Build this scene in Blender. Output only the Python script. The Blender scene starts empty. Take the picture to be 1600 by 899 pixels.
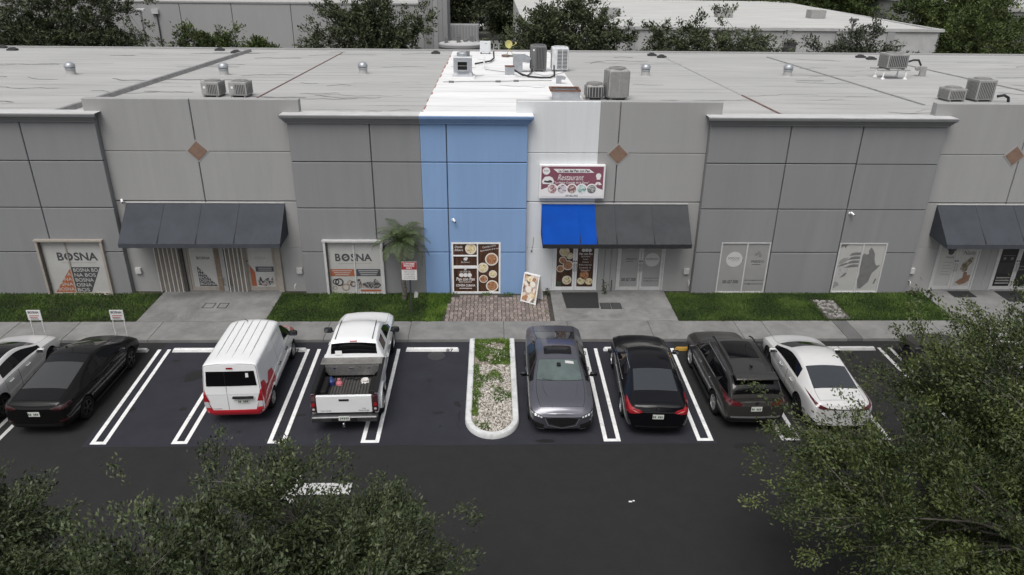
import bpy, bmesh, math, random
import numpy as np
from mathutils import Vector, Matrix, noise
from mathutils.bvhtree import BVHTree

random.seed(7)
RNG = np.random.default_rng(11)
SC = bpy.context.scene
COL = SC.collection
R = math.radians

# ------------------------------------------------------------------ camera
cam_data = bpy.data.cameras.new('camera')
cam_data.sensor_width = 36.0
cam_data.lens = 25.88
cam_data.clip_start = 0.1
cam_data.clip_end = 1500.0
cam = bpy.data.objects.new('camera', cam_data)
COL.objects.link(cam)
_r = Vector((0.999635, -0.024725, 0.010863))
_u = Vector((0.000374, 0.414868, 0.909881))
_f = Vector((0.027003, 0.909546, -0.414726))
cam.matrix_world = Matrix(((_r.x, _u.x, -_f.x, 0.0), (_r.y, _u.y, -_f.y, -26.629), (_r.z, _u.z, -_f.z, 12.5), (0, 0, 0, 1)))
SC.camera = cam

# ------------------------------------------------------------------ sky, sun, exposure (overcast noon)
SUN_EL, SUN_AZ = R(62), R(200)        # azimuth clockwise from +Y (north of the scene)
world = bpy.data.worlds.new('World')
SC.world = world
world.use_nodes = True
wn = world.node_tree.nodes
wl = world.node_tree.links
wn.clear()
sky = wn.new('ShaderNodeTexSky')
sky.sky_type = 'NISHITA'
sky.sun_disc = False
sky.sun_elevation = SUN_EL
sky.sun_rotation = SUN_AZ
sky.air_density = 1.2
sky.dust_density = 6.0
sky.ozone_density = 1.0
hs = wn.new('ShaderNodeHueSaturation')
hs.inputs['Saturation'].default_value = 0.22
bg = wn.new('ShaderNodeBackground')
bg.inputs['Strength'].default_value = 0.12
wo = wn.new('ShaderNodeOutputWorld')
wl.new(sky.outputs[0], hs.inputs['Color'])
wl.new(hs.outputs[0], bg.inputs['Color'])
wl.new(bg.outputs[0], wo.inputs['Surface'])

sun_data = bpy.data.lights.new('sun', 'SUN')
sun_data.energy = 1.5
sun_data.angle = R(35)
sun_data.color = (1.0, 0.975, 0.94)
sun = bpy.data.objects.new('sun', sun_data)
COL.objects.link(sun)
_d = Vector((math.sin(SUN_AZ) * math.cos(SUN_EL), math.cos(SUN_AZ) * math.cos(SUN_EL), math.sin(SUN_EL)))
sun.rotation_euler = _d.to_track_quat('Z', 'Y').to_euler()
sun.location = (0, -20, 60)

SC.view_settings.view_transform = 'Standard'
SC.view_settings.look = 'None'
SC.view_settings.exposure = 0.0
SC.view_settings.gamma = 1.0
SC.view_settings.use_curve_mapping = False
SC.render.engine = 'CYCLES'
SC.cycles.use_denoising = True
SC.cycles.max_bounces = 6
SC.cycles.transparent_max_bounces = 4

# ------------------------------------------------------------------ materials
MATS = {}


def M(name, col=(.5, .5, .5), rough=.7, metal=0.0, coat=0.0, var=0.0, scale=4.0, bump=0.0, bscale=60.0, spec=.5,
      rnd=0.0, emit=0.0, stretch=(1, 1, 1), attr=None, col2=None, stain=0.0, sscale=.8, coatr=.04):
    """procedural Principled material: base colour + noise variation + stains + bump + per-object variation"""
    if name in MATS:
        return MATS[name]
    m = bpy.data.materials.new(name)
    m.use_nodes = True
    nt = m.node_tree
    N, L = nt.nodes, nt.links
    b = N['Principled BSDF']
    b.inputs['Roughness'].default_value = rough
    b.inputs['Metallic'].default_value = metal
    b.inputs['Specular IOR Level'].default_value = spec
    b.inputs['Coat Weight'].default_value = coat
    b.inputs['Coat Roughness'].default_value = coatr
    c = (*col, 1.0)
    b.inputs['Base Color'].default_value = c
    out = None
    tc = N.new('ShaderNodeTexCoord')
    mp = N.new('ShaderNodeMapping')
    mp.inputs['Scale'].default_value = stretch
    L.new(tc.outputs['Object'], mp.inputs['Vector'])

    def mix(fac, a, bb, typ='MIX'):
        x = N.new('ShaderNodeMix')
        x.data_type = 'RGBA'
        x.blend_type = typ
        for sock, val in ((x.inputs['Factor'], fac), (x.inputs[6], a), (x.inputs[7], bb)):
            if hasattr(val, 'is_output'):
                L.new(val, sock)
            else:
                sock.default_value = val
        return x.outputs[2]

    if attr:
        a = N.new('ShaderNodeAttribute')
        a.attribute_name = attr
        out = mix(a.outputs['Fac'], c, (*(col2 or col), 1.0))
    if var > 0:
        nz = N.new('ShaderNodeTexNoise')
        nz.inputs['Scale'].default_value = scale
        nz.inputs['Detail'].default_value = 8.0
        nz.inputs['Roughness'].default_value = .65
        L.new(mp.outputs[0], nz.inputs['Vector'])
        rp = N.new('ShaderNodeMapRange')
        rp.inputs[1].default_value = .3
        rp.inputs[2].default_value = .7
        L.new(nz.outputs['Fac'], rp.inputs[0])
        lo = tuple(max(0, x * (1 - var)) for x in col)
        hi = tuple(min(1, x * (1 + var)) for x in (col2 or col)) if not attr else tuple(min(1, x * (1 + var)) for x in col)
        if out is None:
            out = mix(rp.outputs[0], (*lo, 1), (*hi, 1))
        else:
            g = N.new('ShaderNodeMapRange')
            g.inputs[3].default_value = 1 - var
            g.inputs[4].default_value = 1 + var
            L.new(rp.outputs[0], g.inputs[0])
            out = mix(1.0, out, g.outputs[0], 'MULTIPLY')
    if stain > 0:
        nz = N.new('ShaderNodeTexNoise')
        nz.inputs['Scale'].default_value = sscale
        nz.inputs['Detail'].default_value = 10.0
        nz.inputs['Roughness'].default_value = .7
        nz.inputs['Distortion'].default_value = .6
        L.new(mp.outputs[0], nz.inputs['Vector'])
        rp = N.new('ShaderNodeMapRange')
        rp.inputs[1].default_value = .5
        rp.inputs[2].default_value = .72
        rp.inputs[3].default_value = 0.0
        rp.inputs[4].default_value = stain
        L.new(nz.outputs['Fac'], rp.inputs[0])
        out = mix(rp.outputs[0], out if out is not None else c, tuple(x * .45 for x in col) + (1,))
    if rnd > 0:
        oi = N.new('ShaderNodeObjectInfo')
        g = N.new('ShaderNodeMapRange')
        g.inputs[3].default_value = 1 - rnd
        g.inputs[4].default_value = 1 + rnd
        L.new(oi.outputs['Random'], g.inputs[0])
        out = mix(1.0, out if out is not None else c, g.outputs[0], 'MULTIPLY')
    if out is not None:
        L.new(out, b.inputs['Base Color'])
    if bump > 0:
        nz = N.new('ShaderNodeTexNoise')
        nz.inputs['Scale'].default_value = bscale
        nz.inputs['Detail'].default_value = 4.0
        L.new(mp.outputs[0], nz.inputs['Vector'])
        bp = N.new('ShaderNodeBump')
        bp.inputs['Strength'].default_value = bump
        bp.inputs['Distance'].default_value = .02
        L.new(nz.outputs['Fac'], bp.inputs['Height'])
        L.new(bp.outputs[0], b.inputs['Normal'])
    MATS[name] = m
    return m


# ------------------------------------------------------------------ object helpers
def tag(o, label=None, cat=None, group=None, kind=None):
    if label:
        o['label'] = label
    if cat:
        o['category'] = cat
    if group:
        o['group'] = group
    if kind:
        o['kind'] = kind
    return o


def link_mesh(name, me, mat=None, parent=None, loc=None, rotz=None):
    o = bpy.data.objects.new(name, me)
    COL.objects.link(o)
    if mat is not None and len(me.materials) == 0:
        me.materials.append(mat)
    if parent is not None:
        o.parent = parent
    if loc is not None:
        o.location = loc
    if rotz is not None:
        o.rotation_euler = (0, 0, rotz)
    return o


def thing(name, label, cat, loc=(0, 0, 0), rotz=0.0, group=None):
    o = bpy.data.objects.new(name, None)
    o.empty_display_size = .2
    COL.objects.link(o)
    o.location = loc
    o.rotation_euler = (0, 0, rotz)
    return tag(o, label, cat, group)


def copy_tree(root, loc=None, rotz=None, label=None):
    def rec(o, parent):
        c = o.copy()
        COL.objects.link(c)
        c.parent = parent
        for ch in KIDS.get(o, list(o.children)):
            rec(ch, c)
        return c
    KIDS = {}
    c = rec(root, None)
    if loc is not None:
        c.location = loc
    if rotz is not None:
        c.rotation_euler = (0, 0, rotz)
    if label:
        c['label'] = label
    return c


class MB:
    """collects simple shapes into one mesh"""

    def __init__(self):
        self.v, self.f = [], []

    def add(self, vs, fs):
        n = len(self.v)
        self.v += [tuple(p) for p in vs]
        self.f += [tuple(n + i for i in f) for f in fs]
        return self

    def box(self, x0, x1, y0, y1, z0, z1):
        return self.add([(x0, y0, z0), (x1, y0, z0), (x1, y1, z0), (x0, y1, z0), (x0, y0, z1), (x1, y0, z1), (x1, y1, z1), (x0, y1, z1)],
                        [(0, 3, 2, 1), (4, 5, 6, 7), (0, 1, 5, 4), (1, 2, 6, 5), (2, 3, 7, 6), (3, 0, 4, 7)])

    def cbox(self, c, s, mat=None):
        hx, hy, hz = s[0] / 2, s[1] / 2, s[2] / 2
        vs = [Vector((x, y, z)) for z in (-hz, hz) for y in (-hy, hy) for x in (-hx, hx)]
        if mat is not None:
            vs = [mat @ p for p in vs]
        vs = [p + Vector(c) for p in vs]
        return self.add(vs, [(0, 2, 3, 1), (4, 5, 7, 6), (0, 1, 5, 4), (1, 3, 7, 5), (3, 2, 6, 7), (2, 0, 4, 6)])

    def tube(self, pts, rad, n=8, cap=True):
        pts = [Vector(p) for p in pts]
        rr = rad if isinstance(rad, (list, tuple)) else [rad] * len(pts)
        rings = []
        t0 = (pts[1] - pts[0]).normalized()
        a = Vector((0, 0, 1)) if abs(t0.z) < .9 else Vector((1, 0, 0))
        for i, p in enumerate(pts):
            t = (pts[min(i + 1, len(pts) - 1)] - pts[max(i - 1, 0)]).normalized()
            s = t.cross(a)
            if s.length < 1e-4:
                s = t.orthogonal()
            s.normalize()
            u = s.cross(t)
            a = u
            rings.append([p + (s * math.cos(2 * math.pi * k / n) + u * math.sin(2 * math.pi * k / n)) * rr[i] for k in range(n)])
        vs = [q for r in rings for q in r]
        fs = []
        for i in range(len(pts) - 1):
            for k in range(n):
                fs.append((i * n + k, i * n + (k + 1) % n, (i + 1) * n + (k + 1) % n, (i + 1) * n + k))
        if cap:
            fs.append(tuple(reversed(range(n))))
            fs.append(tuple((len(pts) - 1) * n + k for k in range(n)))
        return self.add(vs, fs)

    def lathe(self, prof, n=16, c=(0, 0, 0), axis='z', cap=True):
        vs, fs = [], []
        for r, h in prof:
            for k in range(n):
                a = 2 * math.pi * k / n
                p = (r * math.cos(a), r * math.sin(a), h)
                if axis == 'y':
                    p = (p[0], h, p[1])
                elif axis == 'x':
                    p = (h, p[0], p[1])
                vs.append((p[0] + c[0], p[1] + c[1], p[2] + c[2]))
        for i in range(len(prof) - 1):
            for k in range(n):
                fs.append((i * n + k, i * n + (k + 1) % n, (i + 1) * n + (k + 1) % n, (i + 1) * n + k))
        if cap:
            fs.append(tuple(range(n)))
            fs.append(tuple((len(prof) - 1) * n + k for k in range(n)))
        return self.add(vs, fs)

    def prism(self, poly, lo, hi, axis='z'):
        """extrude a 2D polygon; axis z: (x,y), axis y: (x,z), axis x: (y,z)"""
        def p3(a, b, h):
            return {'z': (a, b, h), 'y': (a, h, b), 'x': (h, a, b)}[axis]
        n = len(poly)
        vs = [p3(a, b, lo) for a, b in poly] + [p3(a, b, hi) for a, b in poly]
        fs = [tuple(range(n)), tuple(range(2 * n - 1, n - 1, -1))]
        fs += [(i, i + n, (i + 1) % n + n, (i + 1) % n) for i in range(n)]
        return self.add(vs, fs)

    def mesh(self, name='m', bevel=0.0, smooth=False, seg=2):
        bm = bmesh.new()
        bv = [bm.verts.new(p) for p in self.v]
        for f in self.f:
            try:
                bm.faces.new([bv[i] for i in f])
            except ValueError:
                pass
        if bevel > 0:
            bmesh.ops.remove_doubles(bm, verts=bm.verts, dist=1e-5)
        bmesh.ops.recalc_face_normals(bm, faces=bm.faces)
        if bevel > 0:
            es = [e for e in bm.edges if len(e.link_faces) == 2 and e.calc_face_angle(0) > .5]
            bmesh.ops.bevel(bm, geom=es, offset=bevel, segments=seg, affect='EDGES', profile=.5, clamp_overlap=True)
        me = bpy.data.meshes.new(name)
        bm.to_mesh(me)
        bm.free()
        if smooth:
            me.polygons.foreach_set('use_smooth', [True] * len(me.polygons))
            try:
                me.set_sharp_from_angle(angle=R(38))
            except Exception:
                pass
        return me

    def build(self, name, mat, parent=None, bevel=0.0, smooth=False, loc=None, rotz=None, seg=2):
        return link_mesh(name, self.mesh(name, bevel, smooth, seg), mat, parent, loc, rotz)


def slab_holes(x0, x1, z0, z1, holes, y0, y1):
    """wall slab in the XZ plane with rectangular holes"""
    xs = sorted({x0, x1} | {v for h in holes for v in h[:2] if x0 < v < x1})
    zs = sorted({z0, z1} | {v for h in holes for v in h[2:] if z0 < v < z1})
    def solid(i, k):
        if i < 0 or k < 0 or i >= len(xs) - 1 or k >= len(zs) - 1:
            return False
        cx, cz = (xs[i] + xs[i + 1]) / 2, (zs[k] + zs[k + 1]) / 2
        return not any(h[0] < cx < h[1] and h[2] < cz < h[3] for h in holes)
    mb = MB()
    for i in range(len(xs) - 1):
        for k in range(len(zs) - 1):
            if not solid(i, k):
                continue
            a, b, c, d = xs[i], xs[i + 1], zs[k], zs[k + 1]
            mb.add([(a, y0, c), (b, y0, c), (b, y0, d), (a, y0, d)], [(0, 1, 2, 3)])
            if not solid(i - 1, k):
                mb.add([(a, y0, c), (a, y0, d), (a, y1, d), (a, y1, c)], [(0, 1, 2, 3)])
            if not solid(i + 1, k):
                mb.add([(b, y0, c), (b, y1, c), (b, y1, d), (b, y0, d)], [(0, 1, 2, 3)])
            if not solid(i, k - 1):
                mb.add([(a, y0, c), (a, y1, c), (b, y1, c), (b, y0, c)], [(0, 1, 2, 3)])
            if not solid(i, k + 1):
                mb.add([(a, y0, d), (b, y0, d), (b, y1, d), (a, y1, d)], [(0, 1, 2, 3)])
    return mb


def text_mesh(s, w, h, shear=0.0, bold=0.0, spacing=1.0):
    cu = bpy.data.curves.new('t', 'FONT')
    cu.body = s
    cu.shear = shear
    cu.offset = bold
    cu.space_character = spacing
    cu.resolution_u = 3
    ob = bpy.data.objects.new('t', cu)
    COL.objects.link(ob)
    dg = bpy.context.evaluated_depsgraph_get()
    me = bpy.data.meshes.new_from_object(ob.evaluated_get(dg))
    bpy.data.objects.remove(ob)
    bpy.data.curves.remove(cu)
    n = len(me.vertices)
    co = np.empty(n * 3)
    me.vertices.foreach_get('co', co)
    co = co.reshape(-1, 3)
    lo, hi = co.min(0), co.max(0)
    sz = np.maximum(hi - lo, 1e-6)
    co = (co - (lo + hi) / 2) / sz
    out = np.zeros_like(co)
    out[:, 0] = co[:, 0] * w
    out[:, 2] = co[:, 1] * h
    me.vertices.foreach_set('co', out.ravel())
    me.update()
    me.materials.clear()
    return me


def text(s, w, h, loc, mat, parent, name='lettering', **k):
    """lettering on a plane facing -Y, centred at loc"""
    return link_mesh(name, text_mesh(s, w, h, **k), mat, parent, loc)


def disc(name, cx, cz, r, y, mat, parent, n=28, sx=1.0, t=.004):
    return MB().prism([(cx + sx * r * math.cos(2 * math.pi * k / n), cz + r * math.sin(2 * math.pi * k / n)) for k in range(n)], y - t, y, 'y').build(name, mat, parent)


def poly(name, pts, y, mat, parent, t=.004):
    return MB().prism(pts, y - t, y, 'y').build(name, mat, parent)


def rect(name, x0, x1, z0, z1, y, mat, parent, t=.004):
    return MB().box(x0, x1, y - t, y, z0, z1).build(name, mat, parent)


def tri_mesh(name, verts, tris, tint=None):
    me = bpy.data.meshes.new(name)
    nv, nt = len(verts), len(tris)
    me.vertices.add(nv)
    me.vertices.foreach_set('co', np.asarray(verts, dtype=np.float32).ravel())
    me.loops.add(nt * 3)
    me.polygons.add(nt)
    me.loops.foreach_set('vertex_index', np.asarray(tris, dtype=np.int32).ravel())
    me.polygons.foreach_set('loop_start', np.arange(0, nt * 3, 3, dtype=np.int32))
    me.polygons.foreach_set('loop_total', np.full(nt, 3, dtype=np.int32))
    if tint is not None:
        a = me.attributes.new('tint', 'FLOAT', 'POINT')
        a.data.foreach_set('value', np.asarray(tint, dtype=np.float32))
    me.update(calc_edges=True)
    return me


def leaves(P, D, Nn, L, W, fold=.12):
    """rhombic folded leaves, two triangles each"""
    D = D / np.maximum(np.linalg.norm(D, axis=1, keepdims=True), 1e-6)
    S = np.cross(D, Nn)
    S /= np.maximum(np.linalg.norm(S, axis=1, keepdims=True), 1e-6)
    U = np.cross(S, D)
    L = L[:, None]
    W = W[:, None]
    v0 = P
    v1 = P + D * L * .5 + S * W * .5 + U * W * fold
    v2 = P + D * L
    v3 = P + D * L * .5 - S * W * .5 + U * W * fold
    V = np.stack([v0, v1, v2, v3], 1).reshape(-1, 3)
    n = len(P)
    base = np.arange(n)[:, None] * 4
    T = np.concatenate([base + np.array([0, 1, 2]), base + np.array([0, 2, 3])], 1).reshape(-1, 3)
    return V, T
# ================================================================== GROUND
m_asphalt = M('asphalt_lane', (.0285, .0285, .029), .95, var=.08, scale=2.2, bump=.35, bscale=110, stain=.08, sscale=.3, spec=.12)
m_bay = M('asphalt_brightened', (.034, .035, .043), .95, var=.12, scale=1.2, bump=.35, bscale=110, stain=.16, sscale=.5, spec=.12)  # same asphalt, with the unit area's brightening painted into the colour
m_paint = M('road_paint', (.82, .82, .82), .8, var=.10, scale=5, stain=.55, sscale=3.5)
m_paint2 = M('road_paint_grey', (.5, .5, .5), .8, var=.14, scale=5, stain=.5, sscale=3.5)
m_conc = M('concrete', (.205, .205, .20), .9, var=.2, scale=1.6, bump=.15, bscale=70, stain=.5, sscale=.9, rnd=.06)
m_conc_w = M('concrete_walkway', (.205, .205, .20), .9, var=.22, scale=1.3, bump=.15, bscale=70, stain=.75, sscale=.8, rnd=.05)
m_conc_d = M('concrete_dark_patch', (.12, .12, .12), .9, var=.15, scale=2)
m_kerb = M('painted_kerb', (.62, .63, .63), .85, var=.12, scale=3, stain=.6, sscale=2.2)
m_soil = M('soil', (.045, .042, .03), .95, var=.3, scale=6)
m_ground = M('far_ground', (.10, .105, .09), .95, var=.25, scale=.15)

ground = MB().box(-700, 700, -200, 900, -.6, -.03).build('ground', m_ground)
tag(ground, kind='structure')
lot = MB().box(-70, 70, -60, -3.86, -.3, 0).build('parking_lot', m_asphalt)
tag(lot, kind='structure')
bay = MB().box(-11.28, 6.32, -9.78, -3.865, -.02, .004).build('brightened_bays', m_bay, lot)  # no separate coating: this sheet carries the painted brightening


def hairpin(x0, x1, y0, y1, mat, skew=0.0):
    w = .115
    z0, z1 = .005, .009
    mb = MB()
    mb.prism([(x0, y0), (x0 + w, y0), (x0 + w + skew, y1), (x0 + skew, y1)], z0, z1)
    mb.prism([(x1 - w, y0), (x1, y0), (x1 + skew, y1), (x1 - w + skew, y1)], z0, z1)
    mb.box(x0 + w, x1 - w, y0, y0 + .12, z0, z1)
    return mb.build('stall_line', mat, lot)


for x0, x1, mt, sk in ((-16.75, -16.3, m_paint2, 0), (-14.12, -13.66, m_paint2, 0), (-11.11, -10.67, m_paint, -.3), (-8.89, -8.45, m_paint, -.1), (-6.25, -5.76, m_paint, -.12),
                   (-3.67, -3.16, m_paint, .0), (3.14, 3.62, m_paint, .02), (5.79, 6.25, m_paint, .06), (8.2, 8.74, m_paint2, 0), (10.85, 11.35, m_paint2, 0),
                   (13.5, 14.0, m_paint2, 0), (16.1, 16.6, m_paint2, 0), (18.7, 19.2, m_paint2, 0)):
    hairpin(x0, x1, -9.66, -4.33, mt, sk)
# lane arrow pointing to the left
MB().prism([(-3.6, -11.36), (-3.6, -11.8), (-4.95, -11.8), (-4.95, -12.2), (-6.1, -11.58), (-4.95, -10.96), (-4.95, -11.36)], .004, .008).build('lane_arrow', m_paint2, lot)
# oil drips and tar repairs
m_oil = M('oil_stain', (.012, .012, .013), .6, var=.2)
for cx, cy, rx, ry, rz in ((-9.55, -6.05, .24, .38, -.5), (-10.5, -5.1, .12, .08, 0), (-10.7, -7.95, .11, .1, .2), (-9.2, -7.95, .13, .1, 0), (-1.05, -7.75, .09, .16, .3), (-1.6, -8.2, .16, .07, .2),
                           (-2.0, -6.4, .05, .1, 0), (-1.5, -8.9, .05, .05, 0), (1.5, -9.62, .25, .08, 0), (7.2, -9.9, .5, .12, 0), (-7.2, -9.1, .07, .05, 0), (-5.7, -8.3, .25, .05, .1)):
    pts = []
    for k in range(16):
        a = 2 * math.pi * k / 16
        rr = 1 + .35 * noise.noise((cx + math.cos(a), cy + math.sin(a), 3.1))
        px, py = rx * rr * math.cos(a), ry * rr * math.sin(a)
        pts.append((cx + px * math.cos(rz) - py * math.sin(rz), cy + px * math.sin(rz) + py * math.cos(rz)))
    MB().prism(pts, .005, .0065).build('oil_stain', m_oil, lot)
crk = [(-.98 + .03 * math.sin(k * 1.7) + .015 * math.sin(k * 4.1), -8.1 - .11 * k) for k in range(10)]
MB().prism([(x - .018, y) for x, y in crk] + [(x + .02, y) for x, y in reversed(crk)], .005, .0065).build('tar_line', m_oil, lot)
mh = MB().lathe([(.0, .012), (.24, .012), (.3, .012), (.3, .0)], 28, (-1.89, -4.82, 0)).build('manhole_cover', M('cast_iron', (.04, .04, .042), .6, var=.3, scale=20), lot)
# leaf litter in the lane
MB().box(3.42, 3.5, -12.18, -12.14, .004, .015).box(3.52, 3.57, -12.15, -12.12, .004, .02).build('litter', m_paint, lot)

# raised verge between sidewalk and building, sidewalk slabs
verge = MB().box(-70, 70, -2.5, 1.0, -.3, .085).build('verge', m_soil)
tag(verge, kind='structure')
sidewalk = MB().box(-70, 70, -3.84, -2.47, -.3, .10).build('sidewalk', M('sidewalk_bed', (.10, .10, .10), .95))
tag(sidewalk, kind='structure')
joints = [-40, -36.6, -33.3, -30, -26.8, -23.4, -20.1, -17.05, -14.9, -11.95, -8.9, -5.9, -2.95, .42, 2.75, 5.75, 8.95, 10.0, 12.66, 13.2, 16.3, 19.4, 22.6, 25.8, 29.0, 33, 37]
for i in range(len(joints) - 1):
    a, b = joints[i] + .01, joints[i + 1] - .01
    mt = m_conc_d if abs(joints[i] - 12.66) < .01 else m_conc
    dz = .004 * noise.noise((i * 3.3, 1, 1))
    MB().box(a, b, -3.85, -2.46, .0, .12 + dz).build('slab', mt, sidewalk, bevel=.008)

# concrete entrance walks (slabs are children of the walk)
m_grate = M('valve_cover', (.07, .07, .07), .7, metal=.3, var=.3, scale=15)


def walk(x0, x1, y1, cuts, label):
    w = MB().box(x0, x1, -2.45, y1, -.1, .10).build('walkway', m_conc_d)
    tag(w, kind='structure')
    xs = [x0] + cuts[0] + [x1]
    ys = [-2.45] + cuts[1] + [y1]
    for i in range(len(xs) - 1):
        for k in range(len(ys) - 1):
            MB().box(xs[i] + .006, xs[i + 1] - .006, ys[k] + .006, ys[k + 1] - .006, .02, .125).build('slab', m_conc_w, w, bevel=.006)
    return w


w1 = walk(-12.95, -8.3, .33, ([], [-1.75]), 'left')
w2 = walk(2.32, 6.92, .33, ([], [-1.5]), 'mid')
w3 = walk(17.4, 30, .33, ([20.6], [-1.3]), 'right')


def frame_rect(x0, x1, y0, y1, t, z0, z1, skew=0):
    mb = MB()
    mb.box(x0, x1, y0, y0 + t, z0, z1).box(x0, x1, y1 - t, y1, z0, z1).box(x0, x0 + t, y0 + t, y1 - t, z0, z1).box(x1 - t, x1, y0 + t, y1 - t, z0, z1)
    return mb


for x0, x1 in ((-10.98, -10.56), (-10.42, -10.06)):
    frame_rect(x0, x1, -1.36, -.92, .03, .12, .132).build('utility_cover', m_oil, w1)
for x0, x1 in ((4.2, 4.53), (4.62, 4.95)):
    MB().box(x0, x1, -1.44, -.96, .12, .134).build('utility_cover', m_grate, w2, bevel=.01)
    frame_rect(x0 - .03, x1 + .03, -1.47, -.93, .03, .12, .13).build('cover_frame', m_oil, w2)

# door mats
m_mat = M('rubber_mat', (.022, .022, .024), .85, var=.25, scale=30, bump=.4, bscale=120)


def doormat(x0, x1, y0, y1, label, sk=0.0):
    cx, cy = (x0 + x1) / 2, (y0 + y1) / 2
    o = MB().prism([(x0 - cx, y1 - cy), (x0 - cx + sk, y0 - cy), (x1 - cx - .12 * (sk != 0), y0 - cy), (x1 - cx, y1 - cy)], 0, .015).build('doormat', m_mat, bevel=.004)
    o.location = (cx, cy, .126)
    return tag(o, label, 'mat', 'rubber door mats')


doormat(2.78, 4.22, -1.4, .02, 'large black rubber mat in front of the food-poster doors', .06)
doormat(18.5, 19.4, -.45, .12, 'small black rubber mat at the doors with the nail salon pictures')
doormat(20.45, 22.0, -.87, .12, 'black rubber mat at the black glass doors at the right edge')

# ------------------------------------------------------------------ brick paver patch
pav = MB().prism([(-1.9, -2.44), (2.29, -2.44), (2.34, -.05), (-1.55, -.05), (-1.7, -.7)], .0, .088).build('paver_patch', M('paver_sand', (.05, .046, .038), .95, var=.5, scale=8))
tag(pav, kind='structure')
m_pav = M('paver', (.225, .185, .17), .92, var=.25, scale=9, rnd=.32, stain=.3, sscale=2)
pav_me = MB().box(-.064, .064, -.081, .081, -.05, 0).mesh('paver', bevel=.006, seg=1)
pav_me.materials.append(m_pav)
rest = MB()
npav = 0
for r in range(13):
    y = -2.34 + r * .186
    for c in range(28):
        x = -1.83 + c * .1505 + (.02 if r % 2 else 0)
        left = -1.9 + max(0, (y + 2.4)) * .12 + .03 * noise.noise((y * 4, 2, 2))
        if x - .07 < left or x + .07 > 2.3 or y > -.12:
            continue
        if r > 10 and noise.noise((x * 1.7, y, 5)) > .12:
            continue
        zz = .117 + .006 * noise.noise((x * 2, y * 2, 7))
        if npav < 300:
            o = link_mesh('paver', pav_me, None, pav, (x, y, zz))
            o.rotation_euler = (.03 * noise.noise((x, y, 1)), .03 * noise.noise((x, y, 2)), .05 * noise.noise((x * 3, y * 3, 3)))
            npav += 1
        else:
            rest.box(x - .064, x + .064, y - .081, y + .081, zz - .05, zz)
if rest.v:
    tag(rest.build('paver_rows', m_pav, pav), kind='stuff')

# ------------------------------------------------------------------ grass
m_grass = M('grass', (.030, .058, .014), .85, attr='tint', col2=(.105, .165, .04), spec=.2)
m_grass_b = M('grass_bright', (.06, .12, .018), .85, attr='tint', col2=(.17, .26, .05), spec=.2)


def grass(name, rects, n, mat, z=.085, h=.085, keep=None, parent=None):
    Ps = []
    tot = sum((r[1] - r[0]) * (r[3] - r[2]) for r in rects)
    for r in rects:
        k = int(n * (r[1] - r[0]) * (r[3] - r[2]) / tot)
        p = np.zeros((k, 3))
        p[:, 0] = RNG.uniform(r[0], r[1], k)
        p[:, 1] = RNG.uniform(r[2], r[3], k)
        p[:, 2] = z
        Ps.append(p)
    P = np.concatenate(Ps)
    if keep is not None:
        P = P[np.array([keep(x, y) for x, y, _ in P])]
    k = len(P)
    patch = np.array([noise.noise((x * .9, y * 1.4, 4.0)) for x, y, _ in P])
    hh = h * RNG.uniform(.6, 1.5, k) * (1 + .45 * patch)
    lean = RNG.normal(0, .55, (k, 2))
    D = np.stack([lean[:, 0], lean[:, 1], np.ones(k)], 1)
    Nn = RNG.normal(0, 1, (k, 3))
    V, T = leaves(P, D, Nn, hh, RNG.uniform(.014, .03, k))
    tint = np.repeat(np.clip(RNG.uniform(0, .7, k) + .85 * patch, 0, 1), 4)
    me = tri_mesh(name, V, T, tint)
    o = link_mesh(name, me, mat, parent)
    return tag(o, kind='stuff')


def gkeep(x, y):
    # ragged edges towards the concrete, bare strip near the walls
    e = .05 * noise.noise((x * 3, y * 3, 1.0))
    if y < -2.46 + 1.6 * e or y > -.03:
        return False
    if 12.55 < x - .0 < 13.5 and -2.35 < y + .0 < -.6 and (x - 12.57) < .95:
        return random.random() < .06
    return True


grass('lawn', [(-30, -12.97, -2.58, 0)], 60000, m_grass, keep=gkeep)
grass('lawn', [(-8.28, -2.5, -2.58, 0)], 30000, m_grass, keep=lambda x, y: gkeep(x, y))
grass('lawn', [(-2.5, -1.62, -2.58, 0)], 5500, m_grass_b, keep=lambda x, y: gkeep(x, y) and x < -1.86 + (y + 2.5) * .12 + .1 * noise.noise((x * 4, y * 4, 2)))
grass('lawn', [(6.94, 17.38, -2.58, 0)], 52000, m_grass, keep=gkeep)
grass('weed_fringe', [(-1.6, 2.3, -.28, -.02)], 700, m_grass_b, z=.1, h=.11, keep=lambda x, y: noise.noise((x * 2.3, y, 9)) > .05)
grass('weed_fringe', [(-1.4, 2.2, -2.4, -.2)], 500, m_grass_b, z=.115, h=.05, keep=lambda x, y: noise.noise((x * 1.6, y * 1.6, 19)) > .25)
# the broken valve pit in the right lawn
pit = MB().prism([(12.62, -2.3), (13.5, -2.25), (13.45, -.6), (12.75, -.75)], .05, .10).build('bare_patch', M('rubble', (.11, .10, .095), .95, var=.6, scale=9), verge)
rub = MB()
for k in range(90):
    x, y = random.uniform(12.68, 13.42), random.uniform(-2.2, -.7)
    s = random.uniform(.03, .09)
    rub.cbox((x, y, .11), (s * 1.4, s, s * .7), Matrix.Rotation(random.uniform(0, 3), 3, 'Z') @ Matrix.Rotation(random.uniform(-.5, .5), 3, 'X'))
tag(rub.build('rubble', M('rubble_stone', (.28, .27, .26), .9, var=.4, scale=6), verge), kind='stuff')

# ------------------------------------------------------------------ planter island
isl = thing('planter_island', 'white kerbed planter island of gravel and weeds between the parking bays', 'planter', (0, -6.5, 0))


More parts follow.
